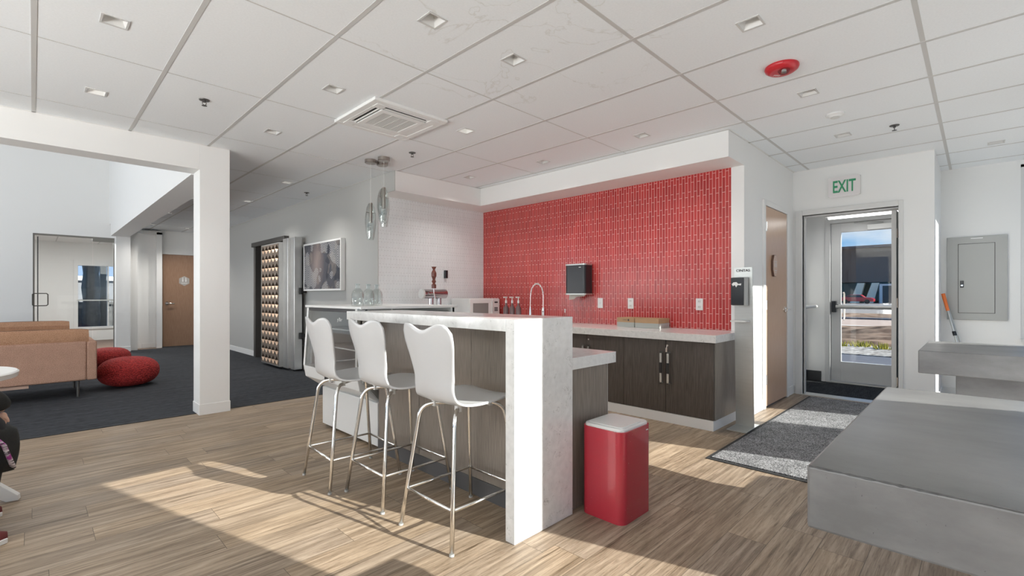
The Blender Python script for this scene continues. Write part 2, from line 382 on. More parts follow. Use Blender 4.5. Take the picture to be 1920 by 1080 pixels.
def m_quartz():
    m, nt, b = mat_new('white_quartz')
    a = ntex(nt, 13, 6, dist=1.6, rough=0.6); v = ramp(nt, a, [(0.487, (0, 0, 0)), (0.5, (1, 1, 1)), (0.513, (0, 0, 0))])
    k = ramp(nt, ntex(nt, 22, 2), [(0.54, (0, 0, 0)), (0.62, (1, 1, 1))])
    f = nmix(nt, 1.0, v, k, 'MULTIPLY')
    base = ramp(nt, ntex(nt, 30, 5), [(0.3, (0.66, 0.66, 0.645)), (0.7, (0.76, 0.76, 0.745))])
    nt.links.new(nmix(nt, f, base, (0.36, 0.36, 0.34)), b.inputs['Base Color']); b.inputs['Roughness'].default_value = 0.16
    return m
M['quartz'] = m_quartz()
def m_concrete():
    m, nt, b = mat_new('polished_concrete')
    a = ntex(nt, 1.6, 9, (2.6, 1.3, 3.0), 0.62); col = ramp(nt, a, [(0.32, (0.105, 0.103, 0.102)), (0.47, (0.160, 0.158, 0.156)), (0.56, (0.185, 0.183, 0.181)), (0.70, (0.245, 0.243, 0.241))])
    p = ramp(nt, ntex(nt, 260, 2), [(0.0, (0.3, 0.3, 0.3)), (0.235, (0.5, 0.5, 0.5)), (0.27, (1, 1, 1))])
    nt.links.new(nmix(nt, 1.0, col, p, 'MULTIPLY'), b.inputs['Base Color']); b.inputs['Roughness'].default_value = 0.33; bump(nt, b, a, 0.05, 0.01)
    return m
M['concrete'] = m_concrete()
def m_lam(name, c0, c1, rough=0.35):
    m, nt, b = mat_new(name)
    a = ntex(nt, 30, 5, (6, 6, 0.25)); nt.links.new(ramp(nt, a, [(0.3, c0), (0.7, c1)]), b.inputs['Base Color']); b.inputs['Roughness'].default_value = rough
    return m
M['espresso'] = m_lam('espresso_laminate', (0.050, 0.040, 0.034), (0.105, 0.088, 0.076), 0.42)
M['barpanel'] = m_lam('bar_laminate', (0.165, 0.138, 0.115), (0.27, 0.23, 0.195), 0.30)
M['maple'] = m_lam('door_veneer', (0.50, 0.325, 0.215), (0.60, 0.41, 0.285), 0.3)
M['maple2'] = m_lam('door_veneer_dark', (0.27, 0.155, 0.095), (0.36, 0.225, 0.15), 0.45)
def m_knit():
    m, nt, b = mat_new('red_knit')
    tc = nt.nodes.new('ShaderNodeTexCoord'); vo = nt.nodes.new('ShaderNodeTexVoronoi'); vo.inputs['Scale'].default_value = 52
    mp = nt.nodes.new('ShaderNodeMapping'); mp.inputs['Scale'].default_value = (1, 1, 1.6); nt.links.new(tc.outputs['Object'], mp.inputs[0]); nt.links.new(mp.outputs[0], vo.inputs['Vector'])
    nt.links.new(ramp(nt, vo.outputs['Distance'], [(0.1, (0.52, 0.030, 0.026)), (0.9, (0.20, 0.006, 0.008))]), b.inputs['Base Color'])
    b.inputs['Roughness'].default_value = 0.8
    inv = ramp(nt, vo.outputs['Distance'], [(0, (1, 1, 1)), (0.8, (0, 0, 0))]); bump(nt, b, inv, 0.9, 0.015); return m
M['knit'] = m_knit()
def m_canred():
    m, nt, b = mat_new('red_enamel')
    n = ramp(nt, ntex(nt, 120, 3), [(0.74, (0.38, 0.026, 0.042)), (0.77, (0.62, 0.25, 0.25))])
    nt.links.new(n, b.inputs['Base Color']); b.inputs['Roughness'].default_value = 0.27; b.inputs['Coat Weight'].default_value = 0.3; return m
M['canred'] = m_canred()
def m_art():
    """abstract: upright bands, each with slanted stripes of its own direction"""
    m, nt, b = mat_new('artwork_print')
    tc = nt.nodes.new('ShaderNodeTexCoord'); sp = nt.nodes.new('ShaderNodeSeparateXYZ'); nt.links.new(tc.outputs['Object'], sp.inputs[0])
    def mth(op, a, b_=None, c_=None):
        n = nt.nodes.new('ShaderNodeMath'); n.operation = op
        for i, v in enumerate((a, b_, c_)):
            if v is None: continue
            if hasattr(v, 'links'): nt.links.new(v, n.inputs[i])
            else: n.inputs[i].default_value = v
        return n.outputs[0]
    tri = mth('PINGPONG', sp.outputs['Y'], 0.11)
    s = mth('ADD', sp.outputs['Z'], mth('MULTIPLY', tri, 1.1))
    st = mth('FRACT', mth('MULTIPLY', s, 30)); fine = mth('GREATER_THAN', st, 0.66)
    big = mth('FRACT', mth('MULTIPLY', s, 5.3))
    blk = nt.nodes.new('ShaderNodeTexVoronoi'); blk.inputs['Scale'].default_value = 8; nt.links.new(tc.outputs['Object'], blk.inputs['Vector'])
    hue = ramp(nt, blk.outputs['Color'], [(0.1, (0.015, 0.02, 0.035)), (0.4, (0.06, 0.06, 0.08)), (0.65, (0.16, 0.14, 0.13)), (0.9, (0.04, 0.05, 0.05))], 'CONSTANT')
    hue = nmix(nt, mth('MULTIPLY', big, 0.6), hue, (0.05, 0.05, 0.06))
    gr = nt.nodes.new('ShaderNodeTexGradient'); gr.gradient_type = 'SPHERICAL'; mp = nt.nodes.new('ShaderNodeMapping'); mp.inputs['Scale'].default_value = (1, 3.6, 2.2); mp.inputs['Location'].default_value = (0, -0.5, -0.9)
    nt.links.new(tc.outputs['Object'], mp.inputs[0]); nt.links.new(mp.outputs[0], gr.inputs[0])
    hue = nmix(nt, mth('MULTIPLY', gr.outputs['Fac'], 0.9), hue, (0.34, 0.26, 0.235))
    msk = ntex(nt, 3.2, 1); msk = mth('GREATER_THAN', msk, 0.50)
    col = nmix(nt, mth('MULTIPLY', fine, msk), hue, (0.50, 0.50, 0.50))
    nt.links.new(col, b.inputs['Base Color']); b.inputs['Roughness'].default_value = 0.4; return m
M['art'] = m_art()
def m_sleeve():
    m, nt, b = mat_new('pink_zip_print')
    a = ramp(nt, ntex(nt, 60, 2, (0.3, 0.3, 3)), [(0.45, (0.75, 0.7, 0.75)), (0.55, (0.08, 0.05, 0.08))], 'CONSTANT')
    c = nmix(nt, ramp(nt, ntex(nt, 14, 2), [(0.52, (0, 0, 0)), (0.60, (1, 1, 1))]), a, (0.40, 0.06, 0.32))
    nt.links.new(c, b.inputs['Base Color']); b.inputs['Roughness'].default_value = 0.7; return m
M['pink'] = m_sleeve()

# ------------------------------------------------------------------ the setting
def grid_wall(name, mat, axis, pos, th, a0, a1, z0, z1, holes=()):
    """wall slab; axis 'x' = plane X=pos running along Y from a0 to a1; holes = (a0,a1,z0,z1)"""
    A = sorted({a0, a1, *[min(max(h[i], a0), a1) for h in holes for i in (0, 1)]}); Z = sorted({z0, z1, *[min(max(h[i], z0), z1) for h in holes for i in (2, 3)]})
    m = MB()
    for i in range(len(A) - 1):
        run = None
        for j in range(len(Z) - 1):
            ca, cz = (A[i]+A[i+1])/2, (Z[j]+Z[j+1])/2
            solid = not any(h[0] < ca < h[1] and h[2] < cz < h[3] for h in holes)
            if solid:
                if run is None: run = Z[j]
            if run is not None and (not solid or j == len(Z) - 2):
                top = Z[j+1] if solid else Z[j]
                if axis == 'x': m.box(min(pos, pos+th), max(pos, pos+th), A[i], A[i+1], run, top)
                else: m.box(A[i], A[i+1], min(pos, pos+th), max(pos, pos+th), run, top)
                run = None
    return struct(m.build(name, mat))

fl = MB().box(-4.7, 8.0, -0.95, 5.55, -0.10, 0.0); struct(fl.build('floor', M['wood']))
cp = MB().box(-4.7, 3.6, 5.55, 13.0, -0.10, 0.002); struct(cp.build('floor.001', M['carpet']))
struct(MB().box(2.05, 3.2, 13.0, 13.6, -0.1, 0.002).build('floor.004', M['carpet']))
struct(MB().box(-4.7, 2.05, 13.0, 17.2, -0.10, 0.0).build('floor.002', plain('far_room_floor', (0.22, 0.15, 0.11), 0.7)))
struct(MB().box(-4.7, 1.15, 5.552, 5.565, 0.0, 0.006).box(1.42, 3.02, 5.552, 5.565, 0.0, 0.006).build('trim_1', M['blackmatte']))

XR = 4.77; YW = 5.31; YD = 1.59; XE = 6.45; XP = 7.62; YS = -0.80; YR = 0.315
grid_wall('wall_bar_back', M['redtile'], 'x', XR, 0.12, YD + 0.12, YW, 0, 2.425)
grid_wall('wall_bar_side', M['whitetile'], 'y', YW, 0.12, 3.02, XR + 0.12, 0, 2.425)
grid_wall('wall_gallery', M['graywall'], 'x', 3.02, 0.12, YW + 0.121, 13.3, 0, CEIL, [(8.27, 9.85, -1, 2.10)])
struct(MB().box(3.012, 3.0195, YW, YW + 0.12, 0, 2.425).build('wall_gallery_end', M['graywall']))
grid_wall('wall_restroom', M['wall'], 'y', YD, 0.12, XR, XE, 0, CEIL, [(5.36, 6.14, -1, 2.12)])
grid_wall('wall_exit', M['wall'], 'x', XE, 0.12, YR, YD + 0.12, 0, CEIL, [(0.60, 1.49, -1, 2.13)])
grid_wall('wall_return', M['wall'], 'y', YR, 0.12, XE + 0.12, XP, 0, CEIL)
grid_wall('wall_east', M['wall'], 'x', XP, 0.14, YS - 0.15, 2.0, 0, CEIL, [(-0.72, -0.335, 0.70, 2.62), (0.52, 1.47, -1, 2.21)])
grid_wall('wall_vestibule', M['wall'], 'y', 1.72, 0.10, XE + 0.12, XP, 0, CEIL)
# window wall behind / beside the camera: the openings the sun comes through
SO = [(-4.40, -2.7, 0.02, 2.655), (1.71, 2.52, 0.02, 2.66), (3.60, 3.90, 1.0, 2.66), (3.90, 4.34, 0.02, 2.66), (5.46, 6.15, 0.02, 2.66), (6.95, 7.50, 0.02, 2.66)]  # first opening added for bounce light; raised sill shaped to cast a floor shadow
grid_wall('wall_south', M['wall'], 'y', YS, -0.06, -4.7, XP + 0.14, 0, CEIL, SO)
grid_wall('wall_west', M['wall'], 'x', -4.7, -0.15, YS - 0.15, 13.0, 0, CEIL, [(-0.3, 4.5, 0.3, 2.5), (6.3, 12.3, 0.3, 2.4)])  # unseen openings added to bring in fill light
for i, (a, b_, c_, d_) in enumerate(SO):
    w = MB(); w.box(a, b_, YS - 0.033, YS - 0.027, c_, d_); w = struct(w.build('window_%d' % (i + 1), M['glass']))
    f = MB(); t = 0.008; ya, yb = YS - 0.05, YS - 0.01
    if a != 3.90: f.box(a, a + t, ya, yb, c_, d_)
    if b_ != 3.90: f.box(b_ - t, b_, ya, yb, c_, d_)
    f.box(a + t, b_ - t, ya, yb, d_ - 0.004, d_).box(a + t, b_ - t, ya, yb, c_, c_ + t)
    f.build('window_frame', M['trimgrey'], w)
w = struct(MB().box(XP + 0.06, XP + 0.066, -0.72, -0.335, 0.70, 2.62).build('window_9', M['glass']))
f = MB(); f.box(XP + 0.005, XP + 0.1, -0.36, -0.335, 0.70, 2.62).box(XP + 0.005, XP + 0.1, -0.72, -0.695, 0.70, 2.62).box(XP + 0.005, XP + 0.1, -0.72, -0.335, 2.59, 2.62).box(XP - 0.03, XP + 0.1, -0.72, -0.335, 0.67, 0.70)
f.build('window_frame', M['trimgrey'], w)
w = struct(MB().box(-4.78, -4.774, -0.3, 4.5, 0.3, 2.5).build('window_10', M['glass']))  # added window, out of view, goes with the west fill lamp
f = MB()
for k in range(5): f.box(-4.82, -4.73, -0.3 + 1.1875*k, -0.25 + 1.1875*k, 0.3, 2.5)
f.build('window_frame', M['trimgrey'], w)

# soffit over the bar
struct(MB().box(4.372, XR, YD, YW + 0.12, 2.425, CEIL - 0.004).build('trim_2', M['wall']))
so2 = MB().box(3.021, 4.372, 4.925, YW + 0.12, 2.425, CEIL - 0.004); struct(so2.build('trim_3', M['wall']))
struct(MB().box(3.012, 3.0205, 4.925, YW + 0.12, 2.425, CEIL - 0.004).build('trim_4', M['graywall']))

# lounge side: beam, column, long beam, far columns, upper wall
struct(MB().box(-4.7, 1.152, 5.45, 5.70, 2.42, CEIL).build('trim_5', M['wall']))
col = struct(MB().box(1.152, 1.415, 5.45, 5.70, 0, CEIL).build('trim_6', M['wall'], bevel=0.003))
MB().box(1.147, 1.42, 5.445, 5.705, 0, 0.105).build('baseboard', M['trimwhite'], col, bevel=0.002)
struct(MB().box(-4.7, 1.15, 5.70, 5.75, CEIL, 4.6).build('trim_7', M['wall']))
struct(MB().box(1.13, 1.42, 5.70, 12.76, 2.41, CEIL).build('trim_8', M['wall']))
struct(MB().box(1.13, 1.42, 5.70, 13.0, CEIL, 4.6).build('trim_9', M['wall']))
struct(MB().box(1.215, 1.45, 12.76, 13.05, 0, CEIL).build('trim_10', M['wall']))
struct(MB().box(1.45, 1.59, 12.92, 13.1, 0, CEIL).build('trim_11', M['wall']))
struct(MB().box(-4.7, 1.215, 13.0, 13.12, 2.39, 4.6).box(-4.7, 0.0, 13.0, 13.12, 0, 2.39).build('wall_lounge', M['wall']))
grid_wall('wall_corridor_end', M['wall'], 'y', 13.3, 0.12, 1.45, 3.2, 0, CEIL, [(2.08, 2.98, -1, 2.13)])
struct(MB().box(-4.7, 1.42, 5.70, 13.12, 4.6, 4.7).build('ceiling.001', M['ceil']))
grid_wall('wall_lounge_west', M['wall'], 'x', -4.7, -0.15, 5.70, 13.12, CEIL, 4.6, [(6.3, 12.3, 2.9, 4.4)])  # unseen opening added for the upper lounge fill lamp
struct(MB().box(-4.78, -4.774, 6.3, 12.3, 0.3, 2.4).build('window_11', M['glass'])); struct(MB().box(-4.78, -4.774, 6.3, 12.3, 2.9, 4.4).build('window_12', M['glass']))  # added windows, out of view, go with the lounge fill lamps
# room behind the glass
grid_wall('wall_meeting_back', M['wall'], 'y', 16.6, 0.12, -2.0, 2.05, 0, 2.6, [(0.80, 1.95, 0.35, 2.02)])
struct(MB().box(1.95, 2.05, 13.12, 16.6, 0, 2.6).build('wall_meeting_right', M['wall']))
struct(MB().box(-2.05, -1.95, 13.12, 16.6, 0, 2.6).build('wall_meeting_left', M['wall']))
mc = struct(MB().box(-2.05, 2.05, 13.12, 16.72, 2.55, 2.62).build('ceiling.002', M['ceil']))
MB().box(0.40, 0.42, 13.12, 16.6, 2.547, 2.55).box(1.2, 1.22, 13.12, 16.6, 2.547, 2.55).box(-2, 2, 14.7, 14.72, 2.547, 2.55).build('ceiling_grid', M['tee'], mc)
w = struct(MB().box(0.80, 1.95, 16.66, 16.666, 0.35, 2.02).build('window_13', M['glass']))
MB().box(0.74, 0.82, 16.56, 16.70, 0.30, 1.96).box(0.74, 1.94, 16.56, 16.70, 1.96, 2.10).box(0.82, 1.94, 16.56, 16.70, 0.30, 0.36).box(1.40, 1.43, 16.561, 16.699, 0.36, 1.96).build('window_frame', M['trimwhite'], w)
# ceiling with cut-outs for the fixtures
DL = [(0.312,3.334,0),(1.516,2.099,0),(2.129,2.086,0),(2.754,0.886,0),(1.52,3.307,0),(0.324,4.584,1),(1.529,4.562,0),(2.742,3.292,1),(3.994,0.888,0),(3.973,2.226,2),(3.979,3.441,2),
      (3.849,4.549,2),(5.267,0.892,0),(6.572,-0.126,0),(2.347,6.471,1),(2.38,8.187,1),(1.703,8.526,1),(1.721,10.36,1),(1.741,12.237,1),(2.407,12.451,1)]
AC = (1.79, 2.47, 3.205, 3.872)
holes = [(x-.052, x+.052, y-.052, y+.052) for x, y, _ in DL] + [(AC[0]+.04, AC[1]-.04, AC[2]+.04, AC[3]-.04)]
def ceiling_mesh(m, rects, holes, z, th):
    for (x0, x1, y0, y1) in rects:
        hs = [h for h in holes if h[0] < x1 and h[1] > x0 and h[2] < y1 and h[3] > y0]
        X = sorted({x0, x1, *[min(max(h[i], x0), x1) for h in hs for i in (0, 1)]})
        for i in range(len(X) - 1):
            cx = (X[i]+X[i+1])/2; seg = sorted([(h[2], h[3]) for h in hs if h[0] < cx < h[1]]); y = y0
            for a, b_ in seg + [(y1, y1)]:
                if a > y: m.box(X[i], X[i+1], y, a, z, z+th)
                y = max(y, b_)
cm = MB()
ceiling_mesh(cm, [(-4.85, XR + 0.12, YS - 0.15, 5.45), (XR + 0.12, XP + 0.14, YS - 0.15, 2.0), (1.415, 3.2, 5.45, 13.42), (-4.85, 1.415, 5.45, 5.70)], holes, CEIL, 0.02)
ceiling = struct(cm.build('ceiling', m_ceil()))
gm = MB(); t1, t2 = 0.012, 0.0045; zt = CEIL - 0.002
for i in range(-8, 13):
    x = 0.004 + 0.6107*i
    y1 = 5.45 if x < 3.02 else (4.925 if x < 4.372 else (YD if x < XE else YR))
    if x > XP: continue
    gm.box(x-t1, x+t1, YS, y1, zt, CEIL + 0.001)
    if 1.42 < x < 3.02: gm.box(x-t1, x+t1, 5.45, 13.3, zt, CEIL + 0.001)
for k, y in enumerate([0.2295, 1.425, 2.62, 3.845, 5.045, 6.26, 7.46, 8.66, 9.86, 11.06, 12.26]):
    if y < 0.3: gm.box(-4.7, XP, y-t1, y+t1, zt + .0005, CEIL + 0.001)
    elif y < YD: gm.box(-4.7, XE, y-t1, y+t1, zt + .0005, CEIL + 0.001)
    elif y < 4.9: gm.box(-4.7, 4.372, y-t2, y+t2, zt + .0005, CEIL + 0.001)
    elif y < 5.4: gm.box(-4.7, 3.02, y-t2, y+t2, zt + .0005, CEIL + 0.001)
    else: gm.box(1.42, 3.02, y-t2, y+t2, zt + .0005, CEIL + 0.001)
gm.build('ceiling_grid', M['tee'], ceiling)
em = MB(); e = 0.009
em.box(1.42, 3.02, 13.28, 13.3, zt, CEIL+.001).box(3.005, 3.02, 5.45, 13.3, zt, CEIL+.001).box(4.356, 4.372, YD, 4.925, zt, CEIL+.001).box(3.02, 4.372, 4.91, 4.925, zt, CEIL+.001).box(4.372, XE, YD-.016, YD, zt, CEIL+.001).box(XE-.016, XE, YR, YD, zt, CEIL+.001).box(-4.7, 1.415, 5.435, 5.45, zt, CEIL+.001)
em.build('edge_trim', M['trimwhite'], ceiling)

# baseboards
def bb(name, *b): struct(MB().box(*b).build(name, M['trimwhite'], bevel=0.002))
bb('baseboard_gallery', 3.008, 3.019, 9.9, 13.29, 0.002, 0.105); bb('baseboard_gallery_2', 3.008, 3.019, YW, 7.5, 0.002, 0.105)
bb('baseboard_restroom', 4.80, 5.30, YD-.012, YD-.001, 0, 0.10); bb('baseboard_restroom_2', 6.20, 6.44, YD-.012, YD-.001, 0, 0.10)
bb('baseboard_exit', XE-.012, XE-.001, YR+.001, 0.535, 0, 0.10); bb('baseboard_east', XP-.012, XP-.001, -0.79, YR-.001, 0, 0.10)
bb('baseboard_corridor', 1.71, 2.02, 13.288, 13.299, 0.002, 0.105); bb('baseboard_return', XE+.001, XP-.013, YR-.012, YR-.001, 0, 0.10)
bb('baseboard_far_column', 1.21, 1.455, 12.748, 12.759, 0.002, 0.105)
struct(MB().box(6.60, XP-.001, 1.708, 1.719, 0, 0.14).box(XP-.012, XP-.001, 1.535, 1.708, 0, 0.14).build('baseboard_vestibule', plain('dark_cove_base', (0.05, 0.05, 0.052), 0.5)))
struct(MB().box(6.58, 7.60, 0.45, 1.72, 0.0, 0.006).build('floor.003', M['vestmat']))
struct(MB().box(6.43, 6.60, 0.60, 1.49, 0.0, 0.008).box(7.58, 7.76, 0.52, 1.47, 0.0, 0.02).build('trim_13', plain('aluminium_threshold', (0.62, 0.61, 0.58), 0.4, metal=0.5)))

# ------------------------------------------------------------------ doors
# exit doorway frame and the inner door leaf folded open against its right jamb
d1 = struct(MB().box(XE-.02, XE+.14, 1.49, 1.56, 0, 2.19).box(XE-.02, XE+.14, 0.56, 0.60, 0, 2.19).box(XE-.0205, XE+.1405, 0.60, 1.49, 2.13, 2.19).build('door_1', M['trimgrey'], bevel=0.003))
MB().box(XE+.05, XE+.09, 1.475, 1.49, 0, 2.13).box(XE+.05, XE+.09, 0.60, 1.474, 2.11, 2.129).build('door_stop', M['trimgrey'], d1)
lf = MB().box(6.53, 7.43, 0.625, 0.668, 0.01, 2.10).build('door_leaf', M['trimgrey'], d1, bevel=0.002)
for zz in (0.25, 1.1, 1.85): MB().cyl((6.525, 0.615, zz-.05), (6.525, 0.615, zz+.05), 0.007, n=10).build('hinge', M['chrome'], lf)
# outside door
yd0, yd1 = 0.56, 1.43
d2 = struct(MB().box(XP-.02, XP+.12, yd1, 1.49, 0, 2.21).box(XP-.02, XP+.12, 0.50, yd0, 0, 2.21).box(XP-.0205, XP+.1205, yd0, yd1, 2.155, 2.21).build('door_2', M['trimgrey'], bevel=0.003))
g0, g1, gz0, gz1 = 0.68, 1.315, 0.29, 2.03
lf = MB().box(XP+.03, XP+.075, g1, yd1-.004, 0.025, 2.15).box(XP+.03, XP+.075, yd0+.004, g0, 0.025, 2.15).box(XP+.03, XP+.075, g0, g1, 0.025, gz0).box(XP+.03, XP+.075, g0, g1, gz1, 2.15).build('door_leaf', M['trimgrey'], d2, bevel=0.002)
MB().box(XP+.05, XP+.056, g0, g1, gz0, gz1).build('door_glass', M['glass'], d2)
pb = MB().cyl((XP-.03, yd0+.03, 1.03), (XP-.03, 1.36, 1.03), 0.030, n=16).box(XP-.03, XP+.03, yd0+.02, yd0+.06, 1.0, 1.06).build('push_bar', plain('push_bar_alu', (0.55, 0.55, 0.53), 0.35, metal=0.5), d2, smooth=True)
MB().box(XP-.045, XP+.03, 1.36, 1.41, 0.955, 1.105).box(XP-.05, XP-.02, 1.33, 1.37, 1.0, 1.06).build('latch_box', M['black'], pb, bevel=0.004)
MB().box(XP-.04, XP+.03, 0.72, 1.02, 2.03, 2.10).build('door_closer', M['offwhite'], d2, bevel=0.006)
MB().tube([(XP-.02, 0.86, 2.115), (XP-.10, 1.0, 2.13), (XP-.01, 1.16, 2.14)], 0.008, 8).build('closer_arm', M['steel'], d2)
MB().tube([(XP+.12, 1.30, 0.85), (XP+.15, 1.30, 0.87), (XP+.15, 1.30, 1.2), (XP+.12, 1.30, 1.22)], 0.010, 10).build('outer_handle', plain('pull_handle', (0.8, 0.7, 0.62), 0.3, metal=0.3), d2, smooth=True)
# restroom door (near wall), ajar by a hair in its frame
d3 = struct(MB().box(5.30, 5.36, YD-.02, YD+.13, 0, 2.18).box(6.14, 6.20, YD-.02, YD+.13, 0, 2.18).box(5.36, 6.14, YD-.0205, YD+.1305, 2.12, 2.18).build('door_3', M['trimwhite'], bevel=0.003))
lf = MB().box(5.375, 6.13, YD-.012, YD+.033, 0.018, 2.115).build('door_leaf', M['maple'], d3, bevel=0.002)
for zz in (0.30, 1.08, 1.90): MB().cyl((5.368, YD-.020, zz-.05), (5.368, YD-.020, zz+.05), 0.008, n=10).box(5.36, 5.385, YD-.018, YD-.010, zz-.05, zz+.05).build('hinge', M['chrome'], lf)
MB().lathe([(0.032, 0), (0.032, 0.012), (0.012, 0.018), (0.012, 0.05)], (6.05, YD-.014, 1.02), 20, 'y').build('rosette', M['chrome'], lf, smooth=True).scale = (1, 1, 1)
h = MB(); h.tube([(6.05, YD-.012, 1.02), (6.05, YD-.062, 1.02), (6.03, YD-.068, 1.02), (5.94, YD-.068, 1.018)], [0.011, 0.011, 0.010, 0.008], 12); h.lathe([(0.030, -0.012), (0.030, 0), ], (6.05, YD-.012, 1.02), 20, 'y')
h.build('lever_handle', M['chrome'], lf, smooth=True)
oc = MB(); oc.prism([(5.62 + 0.10*math.cos(PI/8+k*PI/4)*0.8, YD-.034, 1.50 + 0.125*math.sin(PI/8+k*PI/4)) for k in range(8)], (0, 0.021, 0))
pl = oc.build('sign_plate', plain('sign_dark_edge', (0.14, 0.08, 0.06), 0.5), lf)
oc = MB(); oc.prism([(5.624 + 0.096*math.cos(PI/8+k*PI/4)*0.8, YD-.0350, 1.50 + 0.121*math.sin(PI/8+k*PI/4)) for k in range(8)], (0, 0.002, 0))
oc.build('sign_face', plain('sign_frosted', (0.60, 0.43, 0.33), 0.3), pl)
MB().box(5.59, 5.665, YD-.0365, YD-.0345, 1.445, 1.452).box(5.60, 5.655, YD-.0365, YD-.0345, 1.425, 1.430).build('sign_line', M['offwhite'], pl)
fg = MB()
for dx in (-.025, .025):
    fg.lathe([(0.0001, -.001), (0.009, -.001), (0.009, 0.001), (0.0001, 0.001)], (5.63+dx, YD-.0355, 1.545), 12, 'y'); fg.box(5.622+dx, 5.638+dx, YD-.0365, YD-.0345, 1.485, 1.530)
fg.build('sign_pictogram', M['offwhite'], pl)
# far corridor door
d4 = struct(MB().box(2.03, 2.08, 13.28, 13.42, 0, 2.18).box(2.98, 3.015, 13.28, 13.42, 0, 2.18).box(2.03, 3.015, 13.28, 13.42, 2.13, 2.18).build('door_4', M['trimwhite']))
lf = MB().box(2.085, 2.975, 13.29, 13.335, 0.006, 2.125).build('door_leaf', M['maple2'], d4)
h = MB(); h.lathe([(0.035, -0.015), (0.035, 0)], (2.165, 13.29, 1.0), 20, 'y'); h.tube([(2.165, 13.285, 1.0), (2.165, 13.23, 1.0), (2.19, 13.225, 1.0), (2.30, 13.225, 0.99)], 0.012, 10)
h.build('lever_handle', M['chrome'], lf, smooth=True)
oc = MB(); oc.prism([(2.50 + 0.115*math.cos(k*PI/3+PI/6), 13.284, 1.52 + 0.115*math.sin(k*PI/3+PI/6)) for k in range(6)], (0, 0.006, 0))
pl = oc.build('sign_plate', plain('sign_grey', (0.42, 0.40, 0.38), 0.4), lf)
fg = MB()
for dx in (-.03, .03):
    fg.lathe([(0.0001, -.001), (0.013, -.001), (0.013, 0.001), (0.0001, 0.001)], (2.50+dx, 13.283, 1.585), 12, 'y'); fg.box(2.488+dx, 2.512+dx, 13.281, 13.284, 1.50, 1.565)
fg.build('sign_pictogram', M['white'], pl)
MB().box(2.44, 2.56, 13.281, 13.284, 1.462, 1.474).build('sign_line', M['white'], pl)
# glass wall and door of the meeting room
gl = struct(MB().box(0.03, 0.865, 13.05, 13.062, 0.02, 2.36).box(0.875, 1.20, 13.05, 13.062, 0.02, 2.30).build('window_14', M['glass']))
MB().box(0.0, 1.215, 13.03, 13.08, 2.36, 2.39).box(0.87, 1.215, 13.03, 13.08, 2.30, 2.36).box(0.0, 0.025, 13.03, 13.08, 0, 2.36).box(1.20, 1.215, 13.03, 13.08, 0, 2.3).build('window_frame', plain('bronze_rail', (0.22, 0.21, 0.19), 0.4, metal=0.4), gl)
MB().box(0.06, 0.075, 13.03, 13.05, 0.02, 2.33).build('door_edge_seal', M['black'], gl)
h = MB(); h.tube([(0.075, 13.03, 0.98), (0.015, 12.99, 0.98), (-.005, 12.98, 1.0), (-.005, 12.98, 1.2), (0.015, 12.99, 1.22), (0.075, 13.03, 1.22)], 0.010, 8)
h.tube([(0.075, 13.07, 0.98), (0.19, 13.10, 0.98), (0.21, 13.11, 1.0), (0.21, 13.11, 1.2), (0.19, 13.10, 1.22), (0.075, 13.07, 1.22)], 0.010, 8)
h.build('pull_handle', M['darksteel'], gl, smooth=True)
MB().box(0.80, 1.94, 16.5, 16.55, 1.04, 1.07).build('glass_rail', M['steel'], gl)

# ------------------------------------------------------------------ ceiling fixtures
def make_downlight(label, lit):
    t = thing('downlight', (0, 0, CEIL), label, 'downlight', 'square recessed downlights in the tile ceiling')
    f = MB(); a, b_ = 0.060, 0.050
    for x0, x1, y0, y1 in ((-a, a, -a, -b_), (-a, a, b_, a), (-a, -b_, -b_, b_), (b_, a, -b_, b_)): f.box(x0, x1, y0, y1, -0.004, 0.0)
    f.build('trim_ring', plain('fixture_white', (0.62, 0.62, 0.61), 0.5) if 'fw' not in M else M['fw'], t, local=True)
    r = MB(); c0, c1, h1 = 0.050, 0.020, 0.075
    lo = [(-c0, -c0, 0), (c0, -c0, 0), (c0, c0, 0), (-c0, c0, 0)]; hi = [(-c1, -c1, h1), (c1, -c1, h1), (c1, c1, h1), (-c1, c1, h1)]
    r.add(lo + hi, [(0, 1, 5, 4), (1, 2, 6, 5), (2, 3, 7, 6), (3, 0, 4, 7)])
    r.build('reflector', M['fixin'], t, local=True)
    MB().box(-c1, c1, -c1, c1, h1, h1 + 0.004).build('lens', (M['lamp_dim'] if lit == 2 else M['lamp_on']) if lit else M['black'], t, local=True)
    return t
M['fw'] = plain('fixture_trim', (0.60, 0.60, 0.59), 0.5); M['fixin'] = plain('fixture_cone', (0.72, 0.72, 0.71), 0.35)
DLL = ['recessed downlight nearest the camera corner, at upper left of the view', 'recessed downlight in the near row, above the air conditioner', 'recessed downlight between stained tiles, right of the air conditioner in the near row',
       'recessed downlight nearest the red fire alarm on its left', 'small recessed downlight just left of the air conditioner', 'lit recessed downlight near the white beam at far left', 'recessed downlight between the sprinkler at left and the air conditioner, nearer the beam',
       'lit recessed downlight just right of the air conditioner', 'recessed downlight just behind the red fire alarm', 'recessed downlight above the right part of the red tile wall', 'recessed downlight above the middle of the red tile wall',
       'recessed downlight over the far left corner of the bar niche', 'recessed downlight in front of the exit sign, beyond the smoke detector', 'recessed downlight at the far right, above the electrical panel', 'lit recessed downlight over the corridor right of the white column, nearer one',
       'lit recessed downlight over the corridor right of the white column, farther one', 'lit recessed downlight beyond the white column, nearest the column of those left of it', 'lit recessed downlight left of the white column, second along the dark beam',
       'lit recessed downlight left of the white column, farthest along the dark beam', 'lit recessed downlight above the far brown corridor door']
pr_off = make_downlight(DLL[0], False); pr_off.location = (DL[0][0], DL[0][1], CEIL)
pr_on = make_downlight(DLL[5], True); pr_on.location = (DL[5][0], DL[5][1], CEIL)
